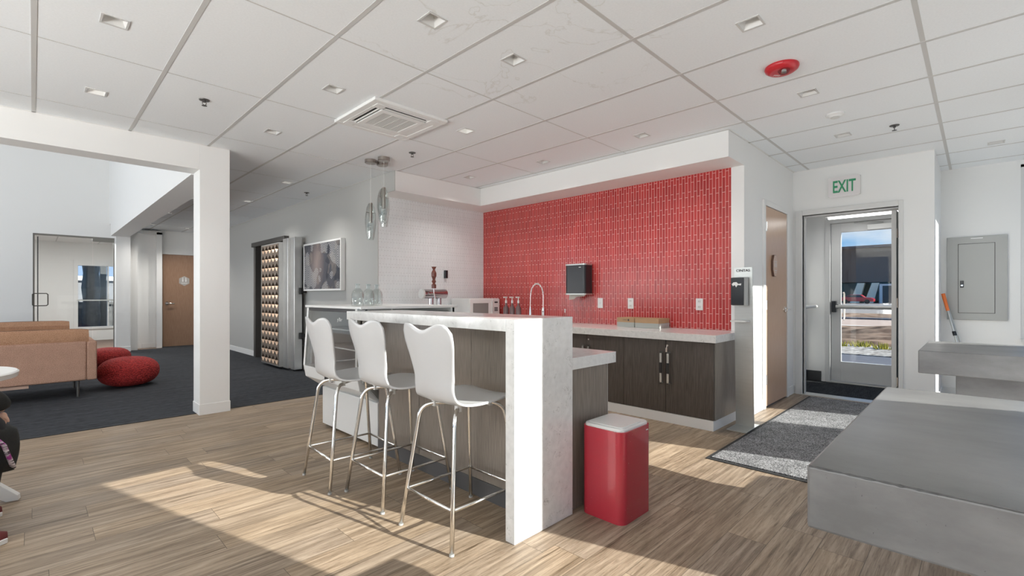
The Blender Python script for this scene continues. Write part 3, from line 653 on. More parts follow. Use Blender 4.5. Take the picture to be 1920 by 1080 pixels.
pr_soft = make_downlight(DLL[9], 2); pr_soft.location = (DL[9][0], DL[9][1], CEIL)
dl_objs = []
for i, (x, y, lit) in enumerate(DL):
    if i in (0, 5, 9): o = {0: pr_off, 5: pr_on, 9: pr_soft}[i]
    else: o = dup(pr_on if lit == 1 else (pr_soft if lit == 2 else pr_off), (x, y, CEIL), label=DLL[i])
    dl_objs.append(o)
for (x, y, lit), o in zip(DL, dl_objs):
    if lit:
        d = bpy.data.lights.new('downlight_lamp', 'SPOT'); d.energy = 50 if lit == 1 else 30; d.spot_size = math.radians(130); d.spot_blend = 1.0; d.shadow_soft_size = 0.03; d.color = (1, 0.96, 0.9)
        l = bpy.data.objects.new('downlight_lamp', d); C.objects.link(l); l.parent = o; l.location = (0, 0, -0.01)

# air conditioner cassette
ax, ay = (AC[0]+AC[1])/2, (AC[2]+AC[3])/2; hw = (AC[1]-AC[0])/2
ac = thing('air_conditioner', (ax, ay, CEIL - 0.03), 'square white ceiling air conditioner cassette with open louvres and centre grille', 'air conditioner')
f = MB(); o_, s0, s1, g = hw, hw*0.85, hw*0.60, hw*0.46
def ring(m, a, b_, z0, z1):
    m.box(-a, a, -a, -b_, z0, z1); m.box(-a, a, b_, a, z0, z1); m.box(-a, -b_, -b_, b_, z0, z1); m.box(b_, a, -b_, b_, z0, z1)
ring(f, o_, s0, 0.006, 0.030); ring(f, s1, g, 0.0, 0.03)
for sx in (-1, 1):
    for sy in (-1, 1):
        f.box(min(sx*s0, sx*s1), max(sx*s0, sx*s1), min(sy*s0, sy*s1), max(sy*s0, sy*s1), 0.002, 0.03)
f.build('housing', M['white'], ac, local=True, bevel=0.004)
for k in range(4):
    lo = MB(); sl = MB(); R = Matrix.Rotation(k*PI/2, 4, 'Z')
    def q(pts): return [tuple(R @ Vector(p)) for p in pts]
    lo.hexa(q([(-s1, s1, 0.022), (s1, s1, 0.022), (s1, s0, 0.022), (-s1, s0, 0.022), (-s1, s1, 0.03), (s1, s1, 0.03), (s1, s0, 0.03), (-s1, s0, 0.03)]))
    slot = lo.build('air_slot', M['blackmatte'], ac, local=True)
    w0, w1 = (s1+.018, s1+.026) if k in (1, 2) else (s1 + .002, s0 - .004)
    a0, a1 = (s1+.050, s0) if k in (1, 2) else (s0 - .003, s0)
    sl.hexa(q([(-s1, w0, 0.004), (s1, w0, 0.004), (s1, w1, 0.008), (-s1, w1, 0.008), (-s1, w0, 0.008), (s1, w0, 0.008), (s1, w1, 0.012), (-s1, w1, 0.012)]))
    sl.hexa(q([(-s1, a0, 0.008), (s1, a0, 0.008), (s1, a1, 0.004), (-s1, a1, 0.004), (-s1, a0, 0.014), (s1, a0, 0.014), (s1, a1, 0.010), (-s1, a1, 0.010)]))
    sl.build('louvre', M['white'], ac, local=True)
gr = MB().box(-g, g, -g, g, 0.012, 0.016)
gr.build('grille_back', plain('grille_dark', (0.10, 0.10, 0.10), 0.6), ac, local=True)
gr = MB()
for k in range(22): y = -g + 2*g*(k+.5)/22; gr.box(-g, g, y-.0035, y+.0035, 0.003, 0.010)
for k in range(1, 4): x = -g + 2*g*k/4; gr.box(x-.004, x+.004, -g, g, 0.002, 0.011)
gr.build('grille', M['offwhite'], ac, local=True)

# sprinklers, smoke detector, fire strobe
def make_sprinkler(label):
    t = thing('sprinkler_head', (0, 0, CEIL), label, 'sprinkler', 'pendent sprinkler heads in the ceiling')
    MB().lathe([(0.036, -.001), (0.034, -.006), (0.012, -.008)], n=20).build('escutcheon', M['darksteel'], t, local=True, smooth=True)
    m = MB().cyl((0, 0, -.006), (0, 0, -.02), 0.010, n=12).tube([(-.011, 0, -.016), (-.013, 0, -.03), (0, 0, -.045)], 0.0025, 6).tube([(.011, 0, -.016), (.013, 0, -.03), (0, 0, -.045)], 0.0025, 6)
    m.build('frame', M['darksteel'], t, local=True); MB().lathe([(0.0001, -.048), (0.018, -.046), (0.018, -.044), (0.0001, -.044)], n=16).build('deflector', M['darksteel'], t, local=True)
    return t
SP = [((0.915, 4.185), 'sprinkler head on the ceiling at far left, near the white beam'), ((2.772, 4.191), 'sprinkler head on the ceiling near the pendant lights'), ((2.778, 6.905), 'sprinkler head on the ceiling over the corridor by the grey wall'), ((5.287, 0.52), 'sprinkler head on the ceiling near the exit sign')]
s0_ = make_sprinkler(SP[0][1]); s0_.location = (*SP[0][0], CEIL)
for p, lab in SP[1:]: dup(s0_, (*p, CEIL), label=lab)
sm = thing('smoke_detector', (4.62, 0.834, CEIL), 'white round smoke detector flat on the ceiling', 'smoke detector')
MB().lathe([(0.065, 0), (0.065, -.012), (0.045, -.02), (0.04, -.028), (0.0001, -.03)], n=28).build('body', M['white'], sm, local=True, smooth=True)
MB().lathe([(0.03, -.0305), (0.03, -.033), (0.0001, -.033)], n=20).build('vent', M['offwhite'], sm, local=True)
fa = thing('fire_alarm', (3.418, 0.908, CEIL), 'red round fire strobe alarm on the ceiling', 'fire alarm')
MB().lathe([(0.098, 0), (0.100, -.010), (0.095, -.022), (0.075, -.036), (0.055, -.040), (0.0001, -.040)], n=40).build('body', M['redplastic'], fa, local=True, smooth=True)
MB().lathe([(0.034, -.036), (0.034, -.046), (0.026, -.060), (0.010, -.066), (0.0001, -.066)], (-.03, -.02, 0), n=14).build('strobe_lens', m_glass('strobe_clear', (0.75, 0.75, 0.75)), fa, local=True)
MB().lathe([(0.018, -.038), (0.016, -.055), (0.0001, -.056)], (-.03, -.02, 0), n=10).build('strobe_reflector', M['chrome'], fa, local=True)
text_mesh('fire_text', 'FIRE', 0.024, M['white'], fa, (0.02, 0.035, -.0405), (PI, 0, -PI/4), 0.0004, local=True)

# ------------------------------------------------------------------ pendants
def make_pendant(x, y, ztop, zbot, label, cz=CEIL):
    t = thing('pendant_light', (x, y, CEIL), label, 'pendant light', 'clear glass pendants over the case')
    MB().lathe([(0.063, 0), (0.063, -.034), (0.058, -.038), (0.0001, -.038)], n=28).build('canopy', M['nickel'], t, local=True, smooth=True)
    zt_, zb_ = ztop - CEIL, zbot - CEIL
    MB().tube([(0, 0, -.038), (0, 0, zt_)], 0.0016, 6).build('cord', M['offwhite'], t, local=True)
    L_ = zt_ - zb_
    MB().cyl((0, 0, zt_), (0, 0, zt_ - L_*0.55), 0.019, n=18).build('lamp_holder', M['nickel'], t, local=True, smooth=True)
    prof = [(0.026, 0.0), (0.046, -.12), (0.058, -.35), (0.060, -.55), (0.050, -.78), (0.036, -1.0)]
    pr_ = [(r, zt_ - 0.01 + h_*L_) for r, h_ in prof] + [(r-.003, zt_ - 0.01 + h_*L_) for r, h_ in reversed(prof)]
    g_ = MB(); g_.lathe(pr_ , n=24); g_.build('glass_shade', M['bottle'], t, local=True, smooth=True)
    MB().tube([(-.055, 0, zt_ - L_*.27), (.055, 0, zt_ - L_*.27)], 0.003, 6).build('cross_pin', M['nickel'], t, local=True)
    fr = MB()
    for k in range(26):
        a = random.random()*2*PI; r = random.random()*0.03; z_ = zt_ - L_*(0.60 + 0.36*random.random()); s_ = 0.004 + 0.005*random.random()
        fr.lathe([(0.0001, -s_), (s_, 0), (0.0001, s_)], (r*math.cos(a), r*math.sin(a), z_), 6)
    fr.build('glass_bubbles', M['bottle'], t, local=True)
    return t
make_pendant(2.604, 4.747, 2.195, 1.80, 'clear glass pendant hanging lowest, leftmost of the three over the glass case')
make_pendant(2.660, 4.565, 2.345, 1.93, 'clear glass pendant, nearest of the three over the glass case, its canopy in front')
make_pendant(2.744, 4.740, 2.375, 2.02, 'clear glass pendant hanging highest, mostly behind the nearest of the three')

# ------------------------------------------------------------------ bar
bx0, bx1, by0, by1, bz = 1.596, 2.045, 1.557, 3.256, 1.066
bar = thing('bar_counter', (1.82, 2.4, 0), 'raised bar with white veined quartz top and waterfall end over brown panels', 'bar counter')
MB().box(bx0, bx1, by0 + .062, by1, bz - .060, bz).build('bar_top', M['quartz'], bar, bevel=0.002)
MB().box(bx0, bx1, by0, by0 + .061, 0, bz).build('waterfall_end', M['quartz'], bar, bevel=0.002)
for a, b_ in ((by0 + .063, 2.16), (2.163, 2.70), (2.703, 3.235)): MB().box(1.842, 1.862, a, b_, 0.10, bz - .061).build('panel', M['barpanel'], bar, bevel=0.001)
MB().box(1.836, 1.842, by0 + .063, 3.235, 0, 0.10).build('base_strip', plain('base_grey', (0.075, 0.072, 0.072), 0.5), bar)
MB().box(1.862, 2.03, by0 + .063, 3.235, 0, bz - .061).build('carcass', M['barpanel'], bar)
lc = thing('service_counter', (2.25, 2.4, 0), 'low quartz service counter on a brown cabinet behind the raised bar', 'counter')
MB().box(2.047, 2.487, by0 + .008, 3.20, 0.775, 0.84).build('counter_top', M['quartz'], lc, bevel=0.002)
MB().box(2.047, 2.43, by0 + .03, 3.20, 0.0, 0.774).build('cabinet', M['barpanel'], lc)
MB().box(2.43, 2.432, by0 + .03, 3.20, 0.0, 0.774).build('edge_band', M['offwhite'], lc)

# back counter along the red wall
cab = thing('base_cabinet', (4.42, 2.4, 0), 'dark brown base cabinet run along the red tile wall with white toe kick', 'cabinet')
MB().box(4.16, 4.76, 1.625, 5.29, 0.09, 0.768).build('body', M['barpanel'], cab)
MB().box(4.14, 4.76, 1.633, 5.29, 0.0, 0.09).build('toe_kick', M['trimwhite'], cab)
dy = [1.628, 2.072, 2.518, 2.964, 3.41, 3.856, 4.302, 4.748, 5.28]
for i in range(8):
    dr = MB().box(4.140, 4.159, dy[i] + .0015, dy[i+1] - .0015, 0.093, 0.764).build('door', M['espresso'], cab, bevel=0.0015)
    side = dy[i+1] - 0.035 if i % 2 == 0 else dy[i] + 0.035
    hd = MB().box(4.108, 4.116, side - .010, side + .010, 0.36, 0.655).box(4.108, 4.140, side - .010, side + .010, 0.36, 0.372).box(4.108, 4.140, side - .010, side + .010, 0.643, 0.655)
    hh = hd.build('handle', M['steel'], dr, bevel=0.001)
    if i in (0, 2): MB().lathe([(0.0001, -.004), (0.010, -.004), (0.010, 0)], (4.140, dy[i+1] - .018 if i == 0 else 2.94, 0.715), 14, 'x').build('lock', M['chrome'], dr)
    if i < 2: MB().box(4.102, 4.109, side - .012, side + .012, 0.458, 0.556).build('tag', M['blackmatte'], dr)
MB().tube([(4.132, 2.055, 0.712), (4.125, 2.058, 0.69)], 0.004, 6).box(4.124, 4.127, 2.050, 2.066, 0.655, 0.695).build('key', M['chrome'], cab)
ct = MB().box(4.095, 4.765, 1.575+.02, 5.305, 0.770, 0.838).build('worktop', M['quartz'], bevel=0.002); tag(ct, 'white quartz worktop along the red tile wall', 'worktop')
# side counter under the white tile wall
kc = thing('side_cabinet', (3.6, 5.0, 0), 'white-topped cabinet under the white tile wall, mostly behind the bar', 'cabinet')
MB().box(3.06, 4.09, 4.72, 5.29, 0, 0.80).build('body', M['barpanel'], kc); MB().box(3.05, 4.092, 4.69, 5.30, 0.80, 0.84).build('top', M['quartz'], kc)

# things on the counters
def place_box(x0, x1, y0, y1, z0, z1, lab, text=False, grey=False):
    t = thing('product_box', ((x0+x1)/2, (y0+y1)/2, z0), lab, 'box', 'shallow boxes stacked on the worktop')
    MB().box(x0, x1, y0, y1, z0, z1-.006).build('tray', M['graycard'] if grey else M['cardboard'], t, bevel=0.001)
    MB().box(x0-.001, x1+.001, y0-.001, y1+.001, z1-.018, z1).build('lid', M['graycard'] if grey else M['cardboard'], t, bevel=0.001)
    if text:
        text_mesh('box_text', 'LODGE', 0.015, M['ink'], t, (x0-.002, (y0+y1)/2 + .01, (z0+z1)/2), ROT_NX, 0.0003)
        m = MB(); yy = (y0+y1)/2 - .035; zz = (z0+z1)/2; m.prism([(x0-.0025, yy-.009, zz-.009), (x0-.0025, yy+.009, zz-.009), (x0-.0025, yy+.009, zz+.003), (x0-.0025, yy, zz+.014), (x0-.0025, yy-.009, zz+.003)], (0.001, 0, 0)); m.build('box_logo', M['ink'], t)
    return t
zc = 0.839
place_box(4.52, 4.74, 2.62, 2.83, zc, zc+.050, 'grey shallow box on the worktop under the left kraft box', grey=True)
place_box(4.52, 4.74, 2.62, 2.83, zc+.051, zc+.100, 'brown kraft box with a printed word and house mark, left one of two', text=True)
place_box(4.50, 4.74, 2.33, 2.60, zc, zc+.050, 'grey shallow box on the worktop under the right kraft box', grey=True)
place_box(4.50, 4.74, 2.33, 2.60, zc+.051, zc+.100, 'plain brown kraft box, right one of two on the worktop')
fa_ = thing('faucet', (4.55, 3.93, zc), 'tall chrome spring faucet arching over the sink by the red wall', 'faucet')
MB().lathe([(0.032, 0), (0.030, .01), (0.022, .02), (0.020, .16), (0.014, .19)], (4.55, 3.93, zc), 20).build('base', M['chrome'], fa_, smooth=True)
arc = [(4.55, 3.93, zc+.18)] + [(4.55 - 0.06*(1-math.cos(a))*0.6, 3.93 + 0.075*(1-math.cos(a)), zc + .34 + .15*math.sin(a)) for a in [PI*k/14 for k in range(15)]] + [(4.478, 4.085, zc+.20)]
MB().tube(arc, 0.0065, 10).build('spring_hose', M['chrome'], fa_, smooth=True)
sp = MB()
for k in range(2, len(arc)-2):
    for j in range(3):
        p = Vector(arc[k]).lerp(Vector(arc[k+1]), j/3); q_ = Vector(arc[k]).lerp(Vector(arc[k+1]), j/3+.12); sp.tube([p, q_], 0.0105, 10)
sp.build('spring_coil', M['steel'], fa_)
MB().lathe([(0.010, .20), (0.014, .16), (0.018, .10), (0.023, .06), (0.020, .05)], (4.478, 4.085, zc), 16).build('spray_head', M['chrome'], fa_, smooth=True)
MB().tube([(4.55, 3.93, zc+.12), (4.50, 3.90, zc+.15)], 0.006, 8).build('lever', M['chrome'], fa_)
sb = thing('soap_pump', (4.60, 3.62, zc), 'small clear soap pump bottle by the red wall, right of the faucet', 'soap pump')
MB().lathe([(0.028, 0), (0.030, .02), (0.028, .10), (0.012, .13)], (4.60, 3.62, zc), 18).build('bottle', M['bottle'], sb, smooth=True)
MB().cyl((4.60, 3.62, zc+.13), (4.60, 3.62, zc+.17), 0.008, n=10).tube([(4.60, 3.62, zc+.17), (4.57, 3.60, zc+.172)], 0.007, 8).build('pump', M['white'], sb)
# syrup pumps
SYR = [(4.45, 4.50, 'leftmost'), (4.47, 4.405, 'middle'), (4.49, 4.31, 'rightmost')]
for x, y, w_ in SYR:
    t = thing('syrup_bottle', (x, y, zc), 'syrup bottle with white pump, %s of three beside the microwave' % w_, 'syrup bottle', 'syrup bottles with white pumps')
    MB().lathe([(0.036, 0), (0.038, .01), (0.038, .17), (0.014, .22), (0.014, .24)], (x, y, zc), 18).build('bottle', plain('syrup_brown', (0.16, 0.10, 0.10), 0.15) if 'syr' not in M else M['syr'], t, smooth=True)
    MB().cyl((x, y, zc+.24), (x, y, zc+.275), 0.014, n=12).cyl((x, y, zc+.275), (x, y, zc+.31), 0.006, n=8).box(x-.045, x+.012, y-.010, y+.010, zc+.31, zc+.325).build('pump', M['white'], t)
# microwave
mw = thing('microwave', (4.45, 5.08, zc), 'white countertop microwave in the corner under the white tile wall', 'microwave')
MB().box(4.14, 4.70, 4.90, 5.28, zc+.012, zc+.30).build('case', M['white'], mw, bevel=0.006)
MB().box(4.15, 4.56, 4.885, 4.90, zc+.02, zc+.292).build('door', M['white'], mw, bevel=0.004)
MB().box(4.20, 4.48, 4.882, 4.886, zc+.07, zc+.235).build('window', plain('mw_window', (0.25, 0.25, 0.24), 0.3), mw)
MB().box(4.57, 4.695, 4.885, 4.90, zc+.02, zc+.292).build('control_panel', M['white'], mw)
MB().box(4.60, 4.66, 4.882, 4.886, zc+.235, zc+.255).build('display', M['black'], mw)
kp = MB()
for r_ in range(3):
    for c_ in range(3): kp.box(4.600+.022*c_, 4.616+.022*c_, 4.882, 4.886, zc+.12+.02*r_, zc+.134+.02*r_)
kp.build('keypad', M['ink'], mw)
MB().box(4.545, 4.557, 4.868, 4.886, zc+.05, zc+.26).build('handle', M['offwhite'], mw, bevel=0.003)
# beer tower on the side cabinet
bt = thing('beer_tower', (3.60, 4.98, 0.84), 'chrome twin-leg beer tower with one tall carved red-brown tap handle', 'beer tap')
zb = 0.84
MB().box(3.42, 3.86, 4.82, 5.06, zb, zb+.12).build('drip_tray', M['white'], bt, bevel=0.004)
for x in (3.575, 3.70): MB().cyl((x, 4.98, zb+.12), (x, 4.98, zb+.31), 0.032, n=20).build('leg', M['dchrome'], bt, smooth=True)
MB().cyl((3.45, 4.98, zb+.36), (3.80, 4.98, zb+.36), 0.060, n=28).build('crossbar', M['dchrome'], bt, smooth=True)
MB().cyl((3.425, 4.98, zb+.36), (3.449, 4.98, zb+.36), 0.062, n=28).build('end_cap', M['offwhite'], bt, smooth=True)
MB().tube([(3.54, 4.92, zb+.36), (3.54, 4.86, zb+.36), (3.54, 4.845, zb+.30)], 0.010, 8).cyl((3.54, 4.87, zb+.37), (3.54, 4.87, zb+.43), 0.008, n=8).build('spout', M['chrome'], bt, smooth=True)
hp = [(0.030, .43), (0.030, .475), (0.014, .49), (0.028, .515), (0.016, .54), (0.022, .56), (0.032, .58), (0.032, .625), (0.012, .665), (0.032, .70)]
MB().lathe([(r, h_) for r, h_ in hp], (3.54, 4.87, zb), 14).build('tap_handle', M['mahog'], bt)
cl = MB().rbox(4.025, 4.075, 5.27, 5.309, 1.42, 1.53, 0.012).build('wall_sensor', M['black'], bevel=0.003); tag(cl, 'small black sensor box on the white tile wall', 'sensor')

# wall-mounted: towel dispenser, outlets
pd = thing('towel_dispenser', (4.70, 3.47, 1.18), 'black paper towel dispenser on the red tile wall with a towel hanging out', 'towel dispenser')
MB().rbox(4.60, 4.768, 3.322, 3.622, 1.205, 1.545, 0.035).build('cover', M['black'], pd, bevel=0.004)
MB().rbox(4.594, 4.768, 3.316, 3.628, 1.545, 1.562, 0.037).build('chrome_band', M['steel'], pd); MB().rbox(4.594, 4.768, 3.316, 3.628, 1.188, 1.205, 0.037).build('chrome_band', M['steel'], pd)
MB().prism([(4.66, 3.60, 1.19), (4.66, 3.36, 1.19), (4.655, 3.37, 1.17), (4.65, 3.48, 1.165), (4.65, 3.52, 1.135), (4.65, 3.60, 1.125)], (0.003, 0, 0)).build('paper_towel', M['towel'], pd)
MB().box(4.597, 4.600, 3.38, 3.41, 1.515, 1.522).build('logo_mark', M['offwhite'], pd)
for y, w_ in ((3.217, 'blank light switch plate, left of the two near the towel dispenser'), (2.808, 'white outlet plate above the kraft boxes, second along the red wall'), (2.02, 'white duplex outlet plate at the right end of the red wall')):
    t = thing('wall_plate', (4.764, y, 1.09), w_, 'outlet', 'white wall plates on the red tile')
    MB().box(4.762, 4.7695, y-.036, y+.036, 1.03, 1.15).build('plate', M['white'], t, bevel=0.002)
    if y != 3.217:
        for dz in (-.028, .028):
            soc = MB().box(4.7605, 4.763, y-.016, y+.016, 1.09+dz-.014, 1.09+dz+.014).build('socket', M['offwhite'], t, bevel=0.001)
            MB().box(4.7600, 4.7612, y-.008, y-.005, 1.09+dz-.004, 1.09+dz+.007).box(4.7600, 4.7612, y+.005, y+.008, 1.09+dz-.004, 1.09+dz+.007).build('slot', M['ink'], soc)
    else: MB().box(4.7575, 4.763, y-.006, y+.006, 1.078, 1.102).build('toggle', M['offwhite'], t)

# ------------------------------------------------------------------ bar stools
def make_stool():
    t = thing('bar_stool', (0, 0, 0), 'x', 'bar stool', 'white shell bar stools at the raised bar')
    # shell: u across (-1..1), s from seat front to back top
    prof = [(0.215, 0.640), (0.200, 0.652), (0.13, 0.658), (0.04, 0.652), (-0.06, 0.646), (-0.130, 0.650), (-0.175, 0.675), (-0.200, 0.725), (-0.213, 0.80), (-0.228, 0.88), (-0.245, 0.96), (-0.262, 1.045)]
    half = [0.120, 0.150, 0.195, 0.208, 0.202, 0.182, 0.164, 0.156, 0.162, 0.178, 0.196, 0.192]
    # resample
    def interp(arr, s):
        n_ = len(arr) - 1; i = min(int(s*n_), n_-1); f_ = s*n_ - i
        a_ = arr[max(i-1, 0)]; b2 = arr[i]; c2 = arr[i+1]; d2_ = arr[min(i+2, n_)]
        def cr(p0, p1, p2, p3): return 0.5*((2*p1) + (-p0+p2)*f_ + (2*p0-5*p1+4*p2-p3)*f_*f_ + (-p0+3*p1-3*p2+p3)*f_**3)
        if isinstance(b2, tuple): return tuple(cr(a_[k], b2[k], c2[k], d2_[k]) for k in range(len(b2)))
        return cr(a_, b2, c2, d2_)
    NS, NU = 46, 20; vs = []; fs = []
    for i in range(NS+1):
        for j in range(NU+1):
            u = -1 + 2*j/NU
            s_ = i/NS
            # top outline: dip in the middle and rounded horns; front outline rounded
            dip = 0.040*(0.5 + 0.5*math.cos(PI*min(1, abs(u)/0.74))) + 0.050*max(0, (abs(u)-0.66)/0.34)**3.0
            frt = 0.05*abs(u)**3
            se = frt + s_*(1 - dip - frt)
            x, z = interp(prof, se); w = interp(half, se)
            curve = 0.020*u*u if se > 0.55 else 0.0
            k = max(0, min(1, (se-0.5)/0.2)); curve = 0.030*u*u*k
            lift = 0.010*u*u*(1-k)
            vs.append((x + curve, u*w, z + lift))
    for i in range(NS):
        for j in range(NU):
            a = i*(NU+1)+j; fs.append((a, a+1, a+NU+2, a+NU+1))
    me = bpy.data.meshes.new('shell'); me.from_pydata(vs, [], fs); me.materials.append(M['stool']); me.update()
    for p in me.polygons: p.use_smooth = True
    o = bpy.data.objects.new('shell', me); C.objects.link(o); o.parent = t
    sd_ = o.modifiers.new('th', 'SOLIDIFY'); sd_.thickness = 0.011; sd_.offset = 0
    bv = o.modifiers.new('bv', 'BEVEL'); bv.width = 0.002; bv.segments = 1; bv.limit_method = 'ANGLE'; bv.angle_limit = math.radians(60)
    fx, bxx, yy = 0.235, -0.235, 0.210
    for sx, sy in ((bxx, -yy), (bxx, yy), (fx, -yy), (fx, yy)):
        foot = Vector((sx, sy, 0.0)); top = Vector((sx*0.72, sy*0.70, 0.555)); cen = Vector((sx*0.10, sy*0.10, 0.625))
        pts = [foot, foot.lerp(top, 0.5), top]
        ctrl = Vector((top.x*0.95, top.y*0.95, 0.630)); end = Vector((sx*0.38, sy*0.38, 0.628))
        for k in range(1, 8):
            f_ = k/7; pts.append(top*(1-f_)**2 + ctrl*2*f_*(1-f_) + end*f_*f_)
        pts.append(cen)
        lg = MB().tube(pts, 0.0105, 10).build('leg', M['chrome'], t, local=True, smooth='all')
        MB().cyl((sx, sy, 0.0), (foot.lerp(top, 0.02)), 0.0115, n=10).build('foot_cap', M['greybox'], lg, local=True)
        MB().box(sx*0.45-.012, sx*0.45+.012, sy*0.45-.012, sy*0.45+.012, 0.612, 0.645).build('seat_mount', M['offwhite'], lg, local=True)
    k = 0.19/0.555; f1, y1 = fx*(1-.28*k), yy*(1-.30*k)
    MB().tube([(-f1, -y1, .19), (-f1, y1, .19)], 0.0075, 8).tube([(f1, -y1, .19), (f1, y1, .19)], 0.0075, 8).tube([(-f1, -y1, .19), (f1, -y1, .19)], 0.0075, 8).tube([(-f1, y1, .19), (f1, y1, .19)], 0.0075, 8).build('foot_ring', M['chrome'], t, local=True, smooth='all')
    return t
st = make_stool(); st.location = (1.564, 1.903, 0); st['label'] = 'white shell bar stool nearest the camera, at the waterfall end of the bar'
st.rotation_euler = (0, 0, 0.0)
dup(st, (1.560, 2.497, 0), 0.0, 'white shell bar stool in the middle of the three')
dup(st, (1.478, 2.935, 0), -0.04, 'white shell bar stool farthest left, in front of the glass case')

# ------------------------------------------------------------------ refrigerated display case
dc = thing('display_case', (2.25, 3.8, 0), 'white refrigerated display case with slanted glass front at the end of the bar', 'display case')
y0, y1 = 3.30, 4.30
M['casewhite'] = plain('case_white', (0.68, 0.68, 0.67), 0.3)
MB().box(1.84, 2.62, y0-.05, y1-.08, 0.03, 0.36).build('base', M['casewhite'], dc, bevel=0.004)
MB().box(1.90, 2.58, y0, y1-.13, 0.0, 0.03).build('plinth', M['blackmatte'], dc)
MB().prism([(1.86, y0, 0.36), (1.72, y0, 0.46), (1.70, y0, 0.56), (2.62, y0, 0.56), (2.62, y0, 0.36)], (0, y1-y0, 0)).build('lower_body', M['casewhite'], dc, bevel=0.004)
MB().box(1.70, 1.74, y0, y0+.03, 0.56, 1.08).box(2.58, 2.62, y0, y0+.03, 0.56, 1.08).box(1.74, 2.62, y1-.03, y1, 1.05, 1.08).box(2.60, 2.62, y0, y1, 0.56, 1.08).build('frame', M['steel'], dc)
MB().prism([(1.70, y1-.03, 0.56), (1.735, y1-.03, 1.07), (1.765, y1-.03, 1.07), (1.73, y1-.03, 0.56)], (0, .03, 0)).prism([(1.70, y0, 0.56), (1.735, y0, 1.07), (1.765, y0, 1.07), (1.73, y0, 0.56)], (0, .03, 0)).build('end_post', M['white'], dc)
MB().hexa([(1.705, y0+.03, 0.56), (1.712, y0+.03, 0.56), (1.712, y1-.03, 0.56), (1.705, y1-.03, 0.56), (1.742, y0+.03, 1.06), (1.749, y0+.03, 1.06), (1.749, y1-.03, 1.06), (1.742, y1-.03, 1.06)]).build('front_glass', M['caseglass'], dc)
MB().box(1.765, 2.58, y1-.022, y1-.005, 0.57, 1.05).build('end_panel', M['casewhite'], dc)
MB().box(1.72, 2.64, y0-.02, y1+.01, 1.075, 1.095).build('top', M['casewhite'], dc, bevel=0.002)
MB().box(1.74, 1.80, y0+.03, y1-.03, 1.045, 1.072).build('light_bar', M['black'], dc)
for zz in (0.72, 0.88): MB().box(1.86, 2.58, y0+.03, y1-.03, zz, zz+.012).build('shelf', plain('shelf_grey', (0.62, 0.62, 0.61), 0.3) if 'shelfg' not in M else M['shelfg'], dc)
MB().box(2.585, 2.60, y0+.03, y1-.03, 0.57, 1.05).build('back_panel', plain('case_back', (0.42, 0.42, 0.41), 0.3), dc)
MB().box(1.698, 1.704, 3.72, 3.86, 0.475, 0.535).build('thermostat', M['black'], dc)
MB().prism([(1.76, y0-.001, 0.86), (1.80, y0-.001, 0.86), (1.80, y0-.001, 0.56), (1.95, y0-.001, 0.36), (1.90, y0-.001, 0.34), (1.74, y0-.001, 0.52)], (0, -.022, 0)).build('end_rail', M['steel'], dc)
text_mesh('case_text', 'y Bar', 0.04, M['offwhite'], dc, (1.735, 3.66, 0.985), ROT_NX, 0.0004)
# bottles on the case
BT = [(1.80, 3.485, 'nearest, widest glass bottle on top of the display case'), (1.93, 3.555, 'middle glass bottle on top of the display case'), (2.03, 3.60, 'rightmost glass bottle on top of the display case')]
def bottle(x, y, lab):
    t = thing('glass_bottle', (x, y, 1.0955), lab, 'bottle', 'clear glass bottles on the display case')
    MB().lathe([(0.0001, 0.004), (0.050, 0.0), (0.054, .012), (0.054, .105), (0.042, .135), (0.022, .155), (0.021, .195), (0.0185, .195), (0.018, .156), (0.040, .132), (0.050, .104), (0.050, .012), (0.0001, .008)], n=22).build('bottle_body', M['bottle'], t, local=True, smooth=True)
    MB().lathe([(0.0215, .183), (0.025, .185), (0.025, .197), (0.0215, .199)], n=20).build('lip', M['bottle'], t, local=True, smooth=True)
    return t
b0 = bottle(BT[0][0], BT[0][1], BT[0][2]); b0.scale = (0.9, 0.9, 0.9)
for x, y, lab in BT[1:]: dup(b0, (x, y, 1.0955), label=lab)

# ------------------------------------------------------------------ waste bin
bn = thing('waste_bin', (2.255, 1.43, 0), 'square red metal waste bin with white lid beside the bar end', 'waste bin')
MB().rbox(2.105, 2.405, 1.285, 1.548, 0.0, 0.475, 0.045, 8).build('body', M['canred'], bn, smooth=True)
MB().rbox(2.113, 2.397, 1.293, 1.540, 0.46, 0.490, 0.040, 8).build('lid', M['offwhite'], bn, bevel=0.007, seg=3, smooth=True)
MB().rbox(2.135, 2.350, 1.312, 1.521, 0.489, 0.494, 0.025, 6).build('lid_panel', M['offwhite'], bn, bevel=0.002, smooth=True)
MB().box(2.340, 2.362, 1.2842, 1.2855, 0.447, 0.452).build('small_mark', M['white'], bn)

